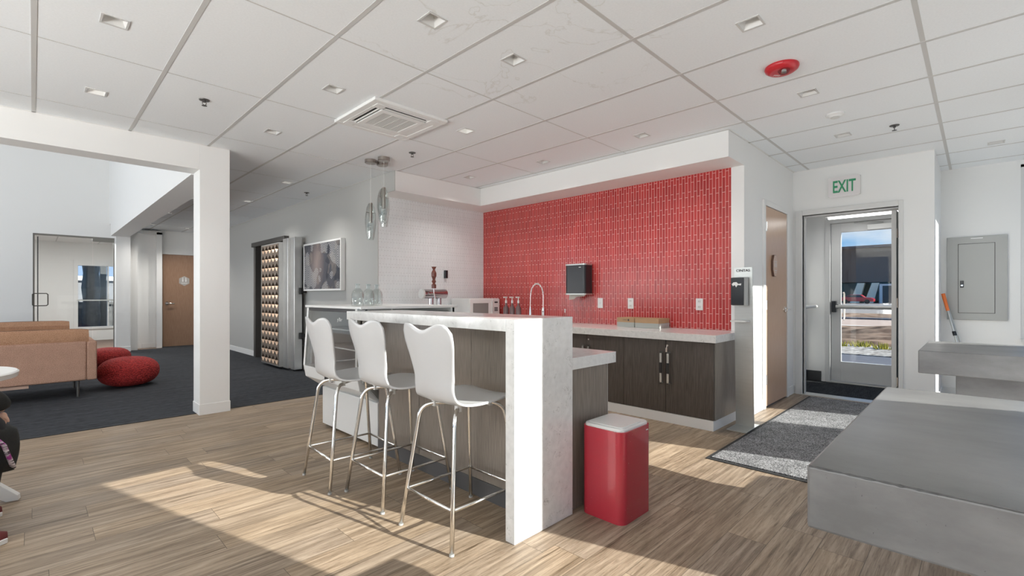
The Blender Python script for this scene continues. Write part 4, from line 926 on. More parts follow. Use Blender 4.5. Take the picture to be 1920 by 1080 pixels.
# ------------------------------------------------------------------ hand sanitizer stand
hs = thing('sanitizer_stand', (4.45, 1.50, 0), 'tall brushed steel sanitizer stand with black dispenser at the worktop end', 'sanitizer stand')
MB().box(4.27, 4.62, 1.405, 1.572, 0.0, 0.010).build('base_plate', M['steel'], hs, bevel=0.002)
MB().hexa([(4.50, 1.418, 0.01), (4.512, 1.418, 0.01), (4.512, 1.572, 0.01), (4.50, 1.572, 0.01), (4.455, 1.418, 1.43), (4.467, 1.418, 1.43), (4.467, 1.572, 1.43), (4.455, 1.572, 1.43)]).build('post_panel', M['steel'], hs)
ds = MB().rbox(4.36, 4.455, 1.445, 1.56, 1.09, 1.34, 0.02).build('dispenser', M['greybox'], hs, bevel=0.003)
MB().box(4.352, 4.385, 1.455, 1.564, 1.095, 1.337).build('dispenser_front', M['black'], ds, bevel=0.004)
MB().prism([(4.3505, 1.555, 1.28), (4.3505, 1.545, 1.262), (4.3505, 1.53, 1.272), (4.3505, 1.517, 1.252), (4.3505, 1.505, 1.272), (4.3505, 1.478, 1.268), (4.3505, 1.474, 1.285), (4.3505, 1.50, 1.282), (4.3505, 1.515, 1.298), (4.3505, 1.54, 1.296)], (0.0015, 0, 0)).build('dispenser_logo', M['white'], ds)
MB().box(4.36, 4.465, 1.44, 1.572, 0.945, 0.958).build('drip_shelf', M['offwhite'], hs, bevel=0.002)
text_mesh('stand_text', 'CINTAS', 0.030, M['ink'], hs, (4.4535, 1.495, 1.402), (PI/2 + .03, 0, -PI/2), 0.0004, sx=1.15, bold=0.0006)

# ------------------------------------------------------------------ entrance mat
mt = thing('entrance_mat', (4.9, 1.1, 0), 'long grey pile entrance mat with black rubber border running to the exit door', 'mat')
MB().box(3.42, 6.36, 0.50, 1.405, 0.001, 0.005).build('rubber_border', M['rubber'], mt); MB().box(3.455, 6.33, 0.53, 1.375, 0.005, 0.012).build('pile', M['mat'], mt)

# ------------------------------------------------------------------ concrete tables
tb = thing('concrete_table', (1.22, -0.2, 0), 'large grey concrete counter-height table in the right foreground', 'table')
MB().box(0.802, 1.645, -0.74, 0.180, 0.838, 0.93).build('slab', M['concrete'], tb, bevel=0.004)
MB().box(1.0, 1.45, -0.70, -0.25, 0.0, 0.838).build('pedestal', M['concrete'], tb, bevel=0.003)
wm = MB(); pth = []; rr_ = []
for k in range(150): pth.append((0.8035, -0.735 + 0.912*k/149, 0.9285)); rr_.append(0.0008 + 0.0018*random.random()**3)
wm.tube(pth, rr_, 6); wm.build('worn_edge', M['wornedge'], tb)
tb2 = thing('concrete_table', (3.15, -0.2, 0), 'second grey concrete table behind the foreground one, by the panel wall', 'table')
MB().box(2.83, 3.47, -0.74, 0.194, 0.828, 0.93).build('slab', M['concrete'], tb2, bevel=0.003)
MB().box(2.95, 3.35, -0.70, 0.072, 0.0, 0.828).build('pedestal', M['concrete'], tb2, bevel=0.003)

# ------------------------------------------------------------------ exit sign, panel, squeegee
ex = thing('exit_sign', (XE-.02, 1.075, 2.41), 'clear exit sign with green letters above the exit doorway', 'exit sign')
MB().rbox(-.03, -.001, -.150, .150, -.105, .105, 0.008).build('backplate', M['offwhite'], ex, local=True).location = (0.02, 0, 0)
M['signface'] = plain('sign_face', (0.72, 0.69, 0.69), 0.35)
pts = []
for cx_, cz_, a0 in ((.12, .085, 0), (-.12, .085, PI/2), (-.12, -.085, PI), (.12, -.085, 1.5*PI)):
    for k in range(6): a = a0 + PI/2*k/5; pts.append((-.016, cx_ + .03*math.cos(a), cz_ + .03*math.sin(a)))
MB().prism(pts, (0.005, 0, 0)).build('face', M['signface'], ex, local=True)
tx = text_mesh('exit_text', 'EXIT', 0.190, M['exitgreen'], ex, (-.018, 0, -.004), ROT_NX, 0.0012, sx=0.56, local=True, bold=0.0035)
ep = thing('electrical_panel', (XP-.01, 0.01, 0.9), 'grey electrical panel box with a latched door on the far right wall', 'electrical panel')
MB().box(XP-.022, XP-.001, -0.235, 0.262, 0.897, 1.860).build('cover', M['greybox'], ep, bevel=0.003)
dd = MB().box(XP-.026, XP-.021, -0.134, 0.163, 0.98, 1.775).build('door', M['greybox'], ep, bevel=0.002)
MB().box(XP-.034, XP-.026, 0.118, 0.148, 1.27, 1.35).build('latch', M['black'], dd, bevel=0.003)
MB().box(XP-.036, XP-.033, 0.124, 0.142, 1.29, 1.305).build('latch_tab', M['chrome'], dd)
MB().box(XP-.0245, XP-.021, -0.04, 0.06, 1.832, 1.842).build('name_strip', M['white'], ep)
gp = MB(); gp.box(XP-.0235, XP-.021, -0.138, -0.1345, 0.976, 1.779).box(XP-.0235, XP-.021, 0.1635, 0.167, 0.976, 1.779).box(XP-.0235, XP-.021, -0.138, 0.167, 1.7755, 1.779).box(XP-.0235, XP-.021, -0.138, 0.167, 0.976, 0.9795); gp.build('door_gap', M['ink'], ep)
def pole(name, p0, p1, lab, cat, parts):
    t = thing(name, p0, lab, cat); parts(t, Vector(p0), Vector(p1)); return t
def sq(t, a, b_):
    d = b_ - a
    MB().tube([a + d*0.03, b_ - d*0.16], 0.011, 10).build('pole', M['steel'], t, smooth=True); MB().tube([b_ - d*0.165, b_], [0.016, 0.019], 10).build('grip', M['orange'], t, smooth=True)
    MB().cyl(a + d*0.60, a + d*0.64, 0.018, n=10).build('clamp', M['black'], t)
    MB().hexa([(a.x-.02, a.y-.05, 0), (a.x+.02, a.y-.05, 0), (a.x+.02, a.y+.04, 0), (a.x-.02, a.y+.04, 0), (a.x-.015+d.x*.4, a.y-.03+d.y*.4, .46), (a.x+.015+d.x*.4, a.y-.03+d.y*.4, .46), (a.x+.015+d.x*.4, a.y+.03+d.y*.4, .46), (a.x-.015+d.x*.4, a.y+.03+d.y*.4, .46)]).build('head', M['steel'], t)
pole('floor_squeegee', (7.30, 0.03, 0.0), (7.50, 0.292, 1.20), 'long squeegee pole with orange grip leaning in the corner by the electrical panel', 'squeegee', sq)
def pl2(t, a, b_):
    MB().tube([a, b_], 0.009, 8).build('pole', M['steel'], t, smooth=True)
    m_ = MB(); m_.hexa([(a.x-.03, a.y+.06, .17), (a.x, a.y+.06, .17), (a.x, a.y+.16, .16), (a.x-.03, a.y+.16, .16), (a.x-.02, a.y+.09, .34), (a.x, a.y+.09, .34), (a.x, a.y+.115, .34), (a.x-.02, a.y+.115, .34)]); m_.build('brush', M['offwhite'], t)
pole('cleaning_pole', (7.36, -0.03, 0.0), (7.53, 0.25, 1.03), 'thin steel cleaning pole leaning behind the orange-gripped squeegee', 'pole', pl2)
hr = thing('grab_rail', (7.1, 1.68, 1.10), 'white wall rail inside the vestibule left of the outside door', 'handrail')
MB().tube([(6.62, 1.575, 1.03), (7.52, 1.575, 1.03), (7.56, 1.60, 1.03), (7.565, 1.718, 1.03)], 0.020, 12).build('rail', M['offwhite'], hr, smooth=True)
MB().tube([(6.9, 1.575, 1.03), (6.9, 1.718, 1.03)], 0.010, 8).build('bracket', M['offwhite'], hr)
vl = thing('vestibule_light', (7.1, 1.0, 2.60), 'white tube light on the vestibule ceiling seen above the outside door', 'ceiling light')
MB().box(7.00, 7.06, 0.66, 1.34, 2.135, 2.16).build('tube', M['lamp_soft'], vl); MB().box(6.99, 7.07, 0.63, 1.37, 2.16, 2.20).build('housing', M['white'], vl); MB().box(7.02, 7.04, 0.98, 1.0, 2.20, CEIL).build('stem', M['white'], vl)
d = bpy.data.lights.new('vestibule_lamp', 'AREA'); d.size = 0.5; d.energy = 8; l = bpy.data.objects.new('vestibule_lamp', d); C.objects.link(l); l.parent = vl; l.location = (0, 0, -0.45); d.energy = 3

# ------------------------------------------------------------------ gallery wall: art, vault door
af = thing('framed_artwork', (2.99, 6.85, 1.25), 'framed abstract print with striped grey bands in a deep white frame on the grey wall', 'artwork')
m_ = MB(); m_.box(2.955, 3.018, 6.20, 6.225, 1.25, 1.97).box(2.955, 3.018, 7.445, 7.47, 1.25, 1.97).box(2.955, 3.018, 6.225, 7.445, 1.945, 1.97).box(2.955, 3.018, 6.225, 7.445, 1.25, 1.275)
m_.build('frame', M['white'], af, bevel=0.002)
ao = MB().box(2.958, 2.964, 6.225, 7.445, 1.275, 1.945).build('print', M['art'], af)
# dark doorway and vault door
vf = struct(MB().box(2.97, 3.14, 9.78, 9.88, 0, 2.11).box(2.94, 3.14, 8.24, 9.92, 2.10, 2.18).box(3.0, 3.14, 8.27, 8.33, 0, 2.10).build('door_5', M['darksteel'], bevel=0.003))
MB().box(3.13, 3.5, 8.2, 9.9, 0, 0.02).box(3.5, 3.55, 8.2, 9.9, 0, 2.2).box(3.13, 3.55, 8.15, 8.2, 0, 2.2).box(3.13, 3.55, 9.9, 9.95, 0, 2.2).box(3.13, 3.55, 8.15, 9.95, 2.18, 2.22).build('recess', M['bronze'], vf)
vd = thing('vault_door', (2.82, 8.2, 0.0), 'thick steel bank vault door with rows of copper cones, standing open at the grey wall', 'vault door')
zv0, zv1 = 0.045, 2.03
MB().box(2.80, 2.87, 7.895, 8.735, zv0, zv1).box(2.745, 2.80, 7.895, 7.92, zv0, zv1).box(2.745, 2.80, 8.71, 8.735, zv0, zv1).box(2.745, 2.80, 7.92, 8.71, zv0, zv0+.02).box(2.745, 2.80, 7.92, 8.71, zv1-.02, zv1).build('door_slab', M['vault'], vd)
cn = MB(); NR, NC = 13, 5; cy_ = (8.71-7.92)/NC; cz_ = (zv1-zv0-.04)/NR; px = 2.742
for r_ in range(NR):
    for c_ in range(NC):
        a0, a1 = 7.92 + cy_*c_, 7.92 + cy_*(c_+1); b0_, b1_ = zv0+.02+cz_*r_, zv0+.02+cz_*(r_+1); am, bm_ = (a0+a1)/2, (b0_+b1_)/2
        k = 0.47; D = [(px, am, b0_+cz_*.07), (px, am+cy_*k, bm_), (px, am, b1_-cz_*.07), (px, am-cy_*k, bm_)]
        Cn = [(px, a0, b0_), (px, a1, b0_), (px, a1, b1_), (px, a0, b1_)]; ap = (px+.055, am, bm_-cz_*.02)
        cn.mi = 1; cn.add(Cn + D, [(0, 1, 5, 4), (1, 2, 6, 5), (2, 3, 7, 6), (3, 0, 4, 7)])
        cn.mi = 0; cn.add(D + [ap], [(0, 1, 4), (0, 4, 3)]); cn.mi = 2; cn.add(D + [ap], [(1, 2, 4), (2, 3, 4)])  # upper recess faces painted dark in place of shade
cn.build('cone_relief', [M['copper'], M['bronze'], M['coppershade']], vd)
rl = MB()
for r_ in range(1, NR): rl.box(2.737, 2.7425, 7.92, 8.71, zv0+.02+cz_*r_-.0025, zv0+.02+cz_*r_+.0025)
rl.build('face_rib', M['bronze'], vd)
MB().box(2.80, 2.90, 7.69, 7.895, zv0-.01, zv1+.05).build('flange', M['vault'], vd, bevel=0.006)
MB().box(2.84, 2.96, 7.53, 7.69, zv0-.02, zv1+.06).build('outer_flange', M['vault'], vd, bevel=0.006)
MB().box(2.85, 2.95, 7.60, 8.70, 0.0, zv0-.021).build('floor_track', M['blackmatte'], vd)
hg = MB()
for zz in (1.25, 0.55): hg.cyl((2.93, 7.508, zz-.05), (2.93, 7.508, zz+.05), 0.022, n=14).box(2.93, 3.019, 7.50, 7.516, zz-.03, zz+.03)
hg.build('hinge', M['blackmatte'], vd)

# ------------------------------------------------------------------ lounge: sofas, poufs, side table
def make_sofa():
    t = thing('sofa', (0, 0, 0), 'x', 'sofa', 'rust wool sofas facing each other in the lounge')
    W = 1.065
    MB().box(-W+.09, W-.09, 0.0, 0.10, 0.19, 0.645).build('back', M['sofa'], t, local=True, bevel=0.02, seg=3, smooth=True)
    for s in (-1, 1): MB().box(min(s*W, s*(W-.09)), max(s*W, s*(W-.09)), 0.0, 0.86, 0.19, 0.64).build('arm', M['sofa'], t, local=True, bevel=0.015, seg=3, smooth=True)
    MB().box(-W+.09, W-.09, 0.10, 0.86, 0.19, 0.32).build('seat_base', M['sofa'], t, local=True, bevel=0.01)
    for s in (-1, 1):
        sc_ = MB().box(min(0.004*s, s*(W-.095)), max(0.004*s, s*(W-.095)), 0.22, 0.88, 0.32, 0.46).build('seat_cushion', M['sofacush'], t, local=True, bevel=0.035, seg=4, smooth=True)
        x0, x1 = min(0.004*s, s*(W-.07)), max(0.004*s, s*(W-.07)); n = 12; m = MB(); vs = []; fs = []
        pr_ = [(0.035, 0.60), (0.015, 0.66), (0.02, 0.74), (0.06, 0.785), (0.15, 0.785), (0.22, 0.72), (0.24, 0.55), (0.22, 0.44), (0.12, 0.44)]
        for i in range(n+1):
            u = i/n; bul = 0.018*math.sin(PI*u)**0.5; x = x0 + (x1-x0)*u
            k = 1 - 0.05*(abs(2*u-1)**20)
            for (yy, zz) in pr_: vs.append((x, 0.13 + (yy-.13)*k, 0.62 + (zz-.62)*(1 + bul*1.2)*k))
        npn = len(pr_)
        for i in range(n):
            for j in range(npn): a = i*npn+j; b_ = i*npn+(j+1)%npn; fs.append((a, b_, b_+npn, a+npn))
        fs.append(tuple(range(npn-1, -1, -1))); fs.append(tuple(range(n*npn, n*npn+npn)))
        m.add(vs, fs); bc = m.build('back_cushion', M['sofacush'], t, local=True, smooth=True)
        MB().tube([(x0+.003, 0.045, 0.65), (x0+.003, 0.058, 0.755), (x0+.015, 0.075, 0.778), (x0+.08, 0.068, 0.785), ((x0+x1)/2, 0.064, 0.791), (x1-.08, 0.068, 0.785), (x1-.015, 0.075, 0.778), (x1-.003, 0.058, 0.755), (x1-.003, 0.045, 0.65)], 0.004, 6).build('piping', plain('piping_dark', (0.10, 0.055, 0.04), 0.8) if 'pip' not in M else M['pip'], bc, local=True)
    for sx in (-1, 1):
        for yy in (0.05, 0.80): MB().cyl((sx*(W-.163), yy, 0.0), (sx*(W-.163), yy, 0.19), 0.014, 0.014, n=12).build('leg', M['darksteel'], t, local=True, smooth=True)
    MB().box(-W+.25, 0.5, 0.03, 0.10, 0.155, 0.188).build('base_rail', plain('rail_wood', (0.48, 0.33, 0.26), 0.5), t, local=True)
    return t
M['pip'] = plain('piping_dark', (0.10, 0.055, 0.04), 0.8)
s1_ = make_sofa(); s1_.location = (-0.533, 7.40, 0.002); s1_['label'] = 'rust sofa seen from behind, nearer one in the lounge'
dup(s1_, (-0.60, 10.12, 0.002), PI, 'rust sofa beyond the nearer one, only its back cushion and arm in view')
def make_pouf(loc, r, h, lab):
    t = thing('knit_pouf', loc, lab, 'pouf', 'red knitted poufs on the dark carpet')
    prof = []
    for k in range(15):
        a = -PI/2 + PI*k/14; prof.append((r*abs(math.cos(a))**0.72 + 1e-4, h/2 + h/2*math.copysign(abs(math.sin(a))**0.9, math.sin(a))))
    MB().lathe(prof, n=48).build('cover', M['knit'], t, local=True, smooth='all')
    MB().lathe([(0.0001, h-.012), (0.03, h-.010), (0.028, h+.001), (0.0001, h+.003)], n=16).build('centre_button', M['knit'], t, local=True)
    return t
make_pouf((0.885, 7.93, 0.002), 0.325, 0.375, 'red knitted pouf nearer the camera, in the open carpet')
make_pouf((0.87, 10.20, 0.002), 0.30, 0.32, 'red knitted pouf farther away, half hidden behind the sofa arm')
rt = thing('round_table', (-0.52, 4.06, 0), 'small round white table at the left edge, cut by the frame', 'table')
MB().lathe([(0.0001, .705), (0.40, .705), (0.425, .712), (0.430, .738), (0.422, .745), (0.0001, .745)], (-0.485, 4.03, 0), 56).build('table_top', M['white'], rt, smooth=True)
MB().cyl((-0.52, 4.06, .16), (-0.52, 4.06, .705), 0.045, n=20).build('pedestal', M['white'], rt, smooth=True)
for k in range(4):
    a = -0.22 + k*PI/2; c_, s_ = math.cos(a), math.sin(a); n_ = Vector((-s_, c_, 0))*0.022
    p = [Vector((-0.52 + c_*r, 4.06 + s_*r, z)) for r, z in ((0.03, 0.42), (0.06, 0.44), (0.475, 0.03), (0.478, 0.0), (0.425, 0.0), (0.03, 0.34))]
    MB().prism([q_ - n_ for q_ in p], n_*2).build('leg', M['white'], rt, bevel=0.004)

# ------------------------------------------------------------------ person at the left edge
def skin_body(name, pts, edges, mat, parent, root=0, sub=2):
    me = bpy.data.meshes.new(name); bm = bmesh.new(); sk = bm.verts.layers.skin.verify(); V = []
    for (p, r) in pts:
        v = bm.verts.new(p); v[sk].radius = (r, r) if not isinstance(r, tuple) else r; V.append(v)
    V[root][sk].use_root = True
    for a, b_ in edges: bm.edges.new((V[a], V[b_]))
    bm.to_mesh(me); bm.free(); me.materials.append(mat)
    o = bpy.data.objects.new(name, me); C.objects.link(o)
    if parent: o.parent = parent
    s = o.modifiers.new('skin', 'SKIN'); s.use_smooth_shade = True
    if sub: u = o.modifiers.new('sub', 'SUBSURF'); u.levels = sub; u.render_levels = sub
    return o
pt = thing('person', (-0.55, 3.45, 0), 'person in black jacket and dark trousers seated at the left edge, mostly out of frame', 'person')
ox, oy = -0.55, 3.45
def L(x, y, z): return (x - ox, y - oy, z)
hip = (-0.58, 3.44, 0.50)
body = [(L(*hip), 0.125), (L(-0.585, 3.44, 0.66), 0.12), (L(-0.57, 3.44, 0.82), 0.135), (L(-0.555, 3.44, 0.96), 0.12), (L(-0.54, 3.44, 1.05), 0.05), (L(-0.525, 3.44, 1.11), 0.05),
        (L(-0.515, 3.44, 1.19), 0.082), (L(-0.515, 3.44, 1.27), 0.075),
        (L(-0.46, 3.52, 0.52), 0.085), (L(-0.15, 3.66, 0.52), 0.062), (L(-0.17, 3.70, 0.30), 0.052), (L(-0.19, 3.72, 0.10), 0.038), 
        (L(-0.46, 3.34, 0.52), 0.085), (L(-0.20, 3.30, 0.52), 0.062), (L(-0.22, 3.30, 0.30), 0.052), (L(-0.25, 3.30, 0.10), 0.038),
        (L(-0.55, 3.60, 1.00), 0.06), (L(-0.30, 3.545, 0.78), 0.034), (L(-0.125, 3.69, 0.61), 0.024), (L(-0.118, 3.70, 0.56), 0.017),
        (L(-0.55, 3.28, 1.00), 0.06), (L(-0.42, 3.22, 0.76), 0.036), (L(-0.24, 3.33, 0.62), 0.026), (L(-0.19, 3.36, 0.61), 0.020)]
ed = [(0,1),(1,2),(2,3),(3,4),(4,5),(5,6),(6,7),(0,8),(8,9),(9,10),(10,11),(0,12),(12,13),(13,14),(14,15),(3,16),(16,17),(17,18),(18,19),(3,20),(20,21),(21,22),(22,23)]
bo = skin_body('body', body, ed, M['skin'], pt)
jk = [(body[i][0], body[i][1] + 0.018) for i in (0, 1, 2, 3)] + [(L(-0.545, 3.44, 1.035), 0.075)] + [(body[16][0], .075), (body[17][0], .062), (L(-0.125, 3.70, 0.615), .050), (L(-0.108, 3.70, 0.565), .040), (body[20][0], .075), (body[21][0], .062), (L(-0.25, 3.325, 0.625), .048)]
skin_body('jacket', jk, [(0,1),(1,2),(2,3),(3,4),(3,5),(5,6),(6,7),(7,8),(3,9),(9,10),(10,11)], M['coat'], pt)
tr = [(L(*hip), 0.14), (body[8][0], .105), (body[9][0], .082), (body[10][0], .070), (L(-0.19, 3.72, 0.11), .060), (body[12][0], .105), (body[13][0], .080), (body[14][0], .068), (L(-0.25, 3.30, 0.11), .058)]
skin_body('trousers', tr, [(0,1),(1,2),(2,3),(3,4),(0,5),(5,6),(6,7),(7,8)], M['trouser'], pt)
# draped coat over the near knee, with a pink printed strip
cm_ = MB(); vs = []; fs = []; N1, N2 = 14, 10
for i in range(N1+1):
    for j in range(N2+1):
        u, v = i/N1, j/N2; w_ = 0.10 + 0.03*math.sin(3*PI*u)
        x = -0.082 - 0.012*math.sin(9*u) + 0.022*math.sin(PI*v)*math.cos(PI*(u-.5)) - 0.30*abs(u-.5)**2.2*1.2; y = 3.55 + 0.27*u; z = 0.515 - 0.27*v + 0.05*abs(u-.5)
        if v < 0.15: x -= (0.15-v)*0.5
        vs.append(L(x, y, z))
for i in range(N1):
    for j in range(N2): a = i*(N2+1)+j; fs.append((a, a+1, a+N2+2, a+N2+1))
me = bpy.data.meshes.new('draped_coat'); me.from_pydata(vs, [], fs); me.materials.append(M['coat'])
for p in me.polygons: p.use_smooth = True
o = bpy.data.objects.new('draped_coat', me); C.objects.link(o); o.parent = pt; sdm = o.modifiers.new('th', 'SOLIDIFY'); sdm.thickness = 0.02; sdm.offset = -1
MB().tube([L(-0.128, 3.545, 0.45), L(-0.104, 3.56, 0.41), L(-0.090, 3.585, 0.35), L(-0.076, 3.615, 0.29), L(-0.068, 3.65, 0.265)], [0.008, 0.010, 0.010, 0.011, 0.006], 10).build('zip_strip', M['pink'], pt, local=True, smooth='all')
# hand with fingers
hb = Vector(L(-0.118, 3.70, 0.56))
hand = [((hb.x, hb.y, hb.z), .016), ((hb.x+.006, hb.y-.004, hb.z-.025), .015), ((hb.x+.010, hb.y-.006, hb.z-.045), .014)]
he = [(0,1),(1,2)]
for k in range(4):
    oy_ = -.024 + .0155*k; ln = (.022, .027, .025, .018)[k]; b_ = len(hand)
    hand += [((hb.x+.014, hb.y-.008+oy_, hb.z-.058), .0062), ((hb.x+.006, hb.y-.008+oy_, hb.z-.058-ln*.8), .0058), ((hb.x-.014, hb.y-.008+oy_, hb.z-.062-ln), .005)]
    he += [(2, b_), (b_, b_+1), (b_+1, b_+2)]
b_ = len(hand); hand += [((hb.x+.022, hb.y-.018, hb.z-.035), .0075), ((hb.x+.027, hb.y-.022, hb.z-.056), .006)]; he += [(1, b_), (b_, b_+1)]
skin_body('hand', hand, he, M['skin'], pt)
def shoe(x, y, rz):
    m = MB(); c_, s_ = math.cos(rz), math.sin(rz)
    def T(a, b2, z): return L(x + a*c_ - b2*s_, y + a*s_ + b2*c_, z)
    secs = [(-.09, .030, .085), (-.05, .036, .090), (0.02, .040, .070), (0.09, .046, .055), (0.14, .042, .045), (0.175, .022, .030)]
    vs = []; fs = []
    for (a, w_, h_) in secs:
        for k in range(9): t_ = PI*k/8; vs.append(T(a, w_*math.cos(t_), 0.018 + h_*math.sin(t_)))
    for i in range(len(secs)-1):
        for k in range(8): q0 = i*9+k; fs.append((q0, q0+1, q0+10, q0+9))
    fs.append(tuple(range(8, -1, -1))); fs.append(tuple(range(45, 54)))
    m.add(vs, fs); sh = m.build('shoe', M['shoe'], pt, local=True, smooth='all')
    outl = [(a, w_+.004) for a, w_, _ in secs] + [(a, -w_-.004) for a, w_, _ in reversed(secs)]
    MB().prism([T(a, w_, 0.001) for a, w_ in outl], (0, 0, 0.024)).build('sole', M['white'], sh, local=True, bevel=0.003)
shoe(-0.290, 3.70, 0.20); shoe(-0.26, 3.30, 0.1)
skin_body('hair', [(L(-0.535, 3.44, 1.26), 0.098), (L(-0.56, 3.44, 1.20), 0.088), (L(-0.575, 3.44, 1.12), 0.06)], [(0,1),(1,2)], M['hair'], pt)
fc = MB(); hx = -0.515 + 0.078
for s in (-1, 1):
    fc.lathe([(0.0001, -.004), (0.008, -.003), (0.010, 0), (0.008, .003), (0.0001, .004)], L(hx, 3.44 + s*.03, 1.225), 10, 'x')
fc.build('eyes', M['white'], pt, local=True)
fc = MB(); fc.hexa([L(hx-.01, 3.43, 1.175), L(hx+.022, 3.432, 1.18), L(hx+.022, 3.448, 1.18), L(hx-.01, 3.45, 1.175), L(hx-.01, 3.435, 1.22), L(hx+.003, 3.436, 1.22), L(hx+.003, 3.444, 1.22), L(hx-.01, 3.445, 1.22)]); fc.build('nose', M['skin'], pt, local=True, bevel=0.003)
fc = MB(); fc.box(*[hx-.015-ox, hx+.004-ox, 3.42-oy, 3.46-oy, 1.150, 1.157]); fc.build('mouth', M['mahog'], pt, local=True, bevel=0.002)
# chair the person sits on
ch = thing('side_chair', (-0.62, 3.44, 0), 'white low chair under the seated person, out of frame but for its edge', 'chair')
MB().rbox(-0.84, -0.40, 3.22, 3.66, 0.335, 0.36, 0.05).build('seat', M['white'], ch, bevel=0.004)
MB().box(-0.86, -0.84, 3.24, 3.64, 0.36, 0.80).build('backrest', M['white'], ch, bevel=0.006)
for sx, sy in ((-0.82, 3.25), (-0.42, 3.25), (-0.82, 3.63), (-0.42, 3.63)): MB().cyl((sx, sy, 0), (sx, sy, 0.335), 0.014, n=10).build('leg', M['white'], ch)

# far room light
mr = thing('ceiling_panel_light', (0.62, 14.0, 2.55), 'bright square ceiling light in the room behind the glass wall', 'ceiling light')
MB().box(0.44, 1.02, 13.75, 14.30, 2.525, 2.548).build('diffuser', M['lamp_soft'], mr); MB().box(0.42, 1.04, 13.73, 14.32, 2.54, 2.5495).build('frame', M['white'], mr)
d = bpy.data.lights.new('panel_lamp', 'AREA'); d.size = 0.5; d.energy = 60; l = bpy.data.objects.new('panel_lamp', d); C.objects.link(l); l.parent = mr; l.location = (0, 0.05, -0.04)

# ------------------------------------------------------------------ outside
def ground(name, x0, x1, mat, z=-0.15, lab=None, y0=-40, y1=60):
    return struct(MB().box(x0, x1, y0, y1, z-.1, z).build(name, mat))
ground('ground', 7.78, 12.6, M['asphalt'], -0.12); ground('ground.001', 12.6, 15.0, M['gravel'], -0.10); ground('ground.002', 24.6, 25.2, M['curb'], -0.12)
# rough dirt bank
vs = []; fs = []; NX, NY = 40, 60
for i in range(NX+1):
    for j in range(NY+1):
        x = 15 + 9.6*i/NX; y = -20 + 50*j/NY; u = i/NX
        z = -0.12 + 0.30*math.sin(PI*u)*(0.7 + 0.3*math.sin(y*1.3)) + (0.06*math.sin(x*5.1+y*2.2)*math.sin(y*4.3) + 0.05*(random.random()-.5))*math.sin(PI*u)
        vs.append((x, y, z))
for i in range(NX):
    for j in range(NY): a = i*(NY+1)+j; fs.append((a, a+NY+1, a+NY+2, a+1))
struct(MB().add(vs, fs).build('ground.003', M['dirt']))
ground('ground.004', 25.2, 32.0, M['road'], -0.14); ground('ground.005', 32.0, 33.0, M['asphalt'], -0.06); ground('ground.006', 33.0, 42, M['dirt'], -0.10); ground('ground.007', 42, 260, plain('lot', (0.25, 0.22, 0.19), 0.9), -0.12, y0=-120, y1=160)
ground('ground.008', -80, 7.78, plain('lot_pale', (0.36, 0.34, 0.31), 0.9), -0.2, y0=-60, y1=-1.0)
ground('ground.009', -80, 60, plain('lot_grey', (0.25, 0.25, 0.25), 0.9), -0.2, y0=17, y1=200)
for k, (x, y) in enumerate([(14.3, 1.6), (14.6, 2.1), (14.4, 2.55), (14.9, 1.2)]):
    t = thing('dry_shrub', (x, y, -0.10), 'low yellow-green shrub in the gravel outside the glass door, %s from the left' % ['third', 'second', 'leftmost', 'fourth'][k], 'shrub', 'low shrubs outside the glass door')
    m = MB()
    for q_ in range(60):
        a = random.random()*2*PI; r = random.random()*0.22; h_ = 0.06 + 0.10*random.random(); dx, dy = 0.05*(random.random()-.5), 0.05*(random.random()-.5)
        m.tube([(r*math.cos(a), r*math.sin(a), 0), (r*math.cos(a)*1.2+dx, r*math.sin(a)*1.2+dy, h_)], [0.012, 0.002], 4)
    m.build('stems', M['shrub'], t, local=True)
bd = thing('office_building', (110, 15, -0.12), 'long dark-fronted building with glazed ground floor across the road', 'building')
MB().box(100, 130, -60, 90, 3.45, 9.3).build('upper_wall', M['facade'], bd); MB().box(99.5, 130, -60, 90, 9.3, 9.7).build('parapet', plain('parapet', (0.14, 0.10, 0.085), 0.8), bd); MB().box(104, 130, -60, 90, -0.12, 3.45).build('glazing', M['greenglass'], bd)
cs = MB()
for k in range(-9, 14): cs.box(103.6, 104, 6.0*k, 6.0*k+.35, -0.12, 3.3)
cs.build('mullions', M['offwhite'], bd)
for yy in (12.6, 14.6): MB().hexa([(99.8, yy, -0.12), (101, yy, -0.12), (101, yy+1.3, -0.12), (99.8, yy+1.3, -0.12), (99.8, yy-.8, 3.3), (101, yy-.8, 3.3), (101, yy+.2, 3.3), (99.8, yy+.2, 3.3)]).build('column', M['column'], bd)
MB().box(99.2, 104, 6.5, 11.3, -0.12, 3.0).build('entrance_box', M['black'], bd); MB().box(99.1, 99.2, 6.3, 11.3, 2.8, 3.1).box(99.1, 99.2, 11.3, 11.7, -0.12, 3.1).build('entrance_frame', M['offwhite'], bd)
car = thing('car', (92, 13.7, -0.12), 'red car parked before the dark building across the road', 'car')
pf = [(-2.2, .35), (-2.25, .75), (-1.9, .95), (-1.1, 1.0), (-.6, 1.42), (.7, 1.45), (1.5, 1.05), (2.2, .95), (2.25, .4)]
MB().prism([(-.85, y_, z_) for y_, z_ in pf], (1.7, 0, 0)).build('body', M['carred'], car, local=True, bevel=0.06)
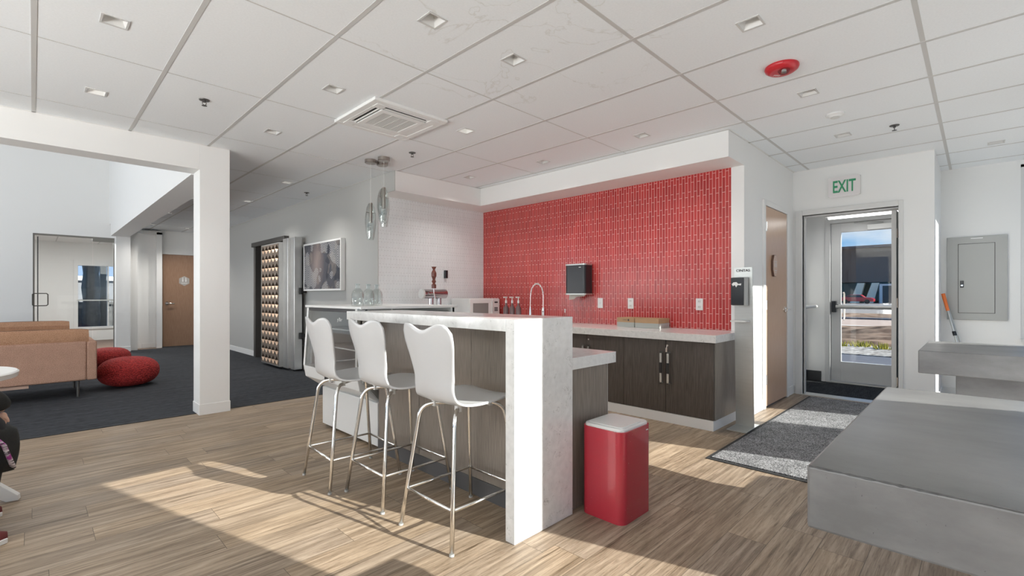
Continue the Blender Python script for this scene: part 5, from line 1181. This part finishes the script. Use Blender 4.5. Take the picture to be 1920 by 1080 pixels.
MB().prism([(-.87, y_, z_) for y_, z_ in ((-1.0, 1.0), (-.58, 1.36), (.66, 1.39), (1.35, 1.05))], (0.02, 0, 0)).build('side_window', M['carglass'], car, local=True)
for yy in (-1.4, 1.4): MB().lathe([(0.34, -.1), (0.34, .1)], (-.78, yy, .34), 20, 'x').build('wheel', M['rubber'], car, local=True)
# outside the far meeting-room window: metal-clad pillar and railing, low building, pole
pp = thing('stone_pillar', (1.25, 17.8, -0.2), 'dark rough pillar outside the far window behind the glass wall', 'pillar')
MB().lathe([(0.20, 0), (0.17, .4), (0.21, .8), (0.17, 1.2), (0.21, 1.6), (0.17, 2.0), (0.21, 2.4), (0.19, 3.0)], (1.16, 17.9, -0.2), 14).build('shaft', plain('dark_stone', (0.06, 0.06, 0.06), 0.9, noise=0.6, nscale=14, bump=0.8), pp)
p2 = MB().box(1.38, 1.52, 18.2, 18.45, -0.2, 2.8).build('steel_post', plain('dark_post', (0.05, 0.05, 0.05), 0.7)); tag(p2, 'dark square post outside the far window, right of the rough pillar', 'post')
rr = thing('railing', (1.8, 19.0, -0.2), 'low grey railing outside the far window', 'railing')
MB().box(-1, 5, 18.98, 19.02, 1.02, 1.06).build('top_rail', M['darksteel'], rr)
MB().box(0.2, 3.4, 19.3, 19.6, -0.2, 0.98).build('stone_base', plain('mottled_stone', (0.10, 0.10, 0.10), 0.9, noise=0.7, nscale=9, bump=0.6), rr)
br_ = MB()
for k in range(40): br_.box(-1+.15*k, -.985+.15*k, 18.99, 19.01, -0.2, 1.02)
br_.build('balusters', M['darksteel'], rr)
lb = thing('low_building', (6, 60, -0.2), 'low grey building far beyond the far window', 'building')
MB().box(-10, 30, 60, 75, -0.2, 2.6).build('walls', plain('far_grey', (0.20, 0.20, 0.21), 0.9), lb); MB().box(-10.3, 30, 59.6, 75, 2.6, 3.0).build('roof', M['offwhite'], lb)
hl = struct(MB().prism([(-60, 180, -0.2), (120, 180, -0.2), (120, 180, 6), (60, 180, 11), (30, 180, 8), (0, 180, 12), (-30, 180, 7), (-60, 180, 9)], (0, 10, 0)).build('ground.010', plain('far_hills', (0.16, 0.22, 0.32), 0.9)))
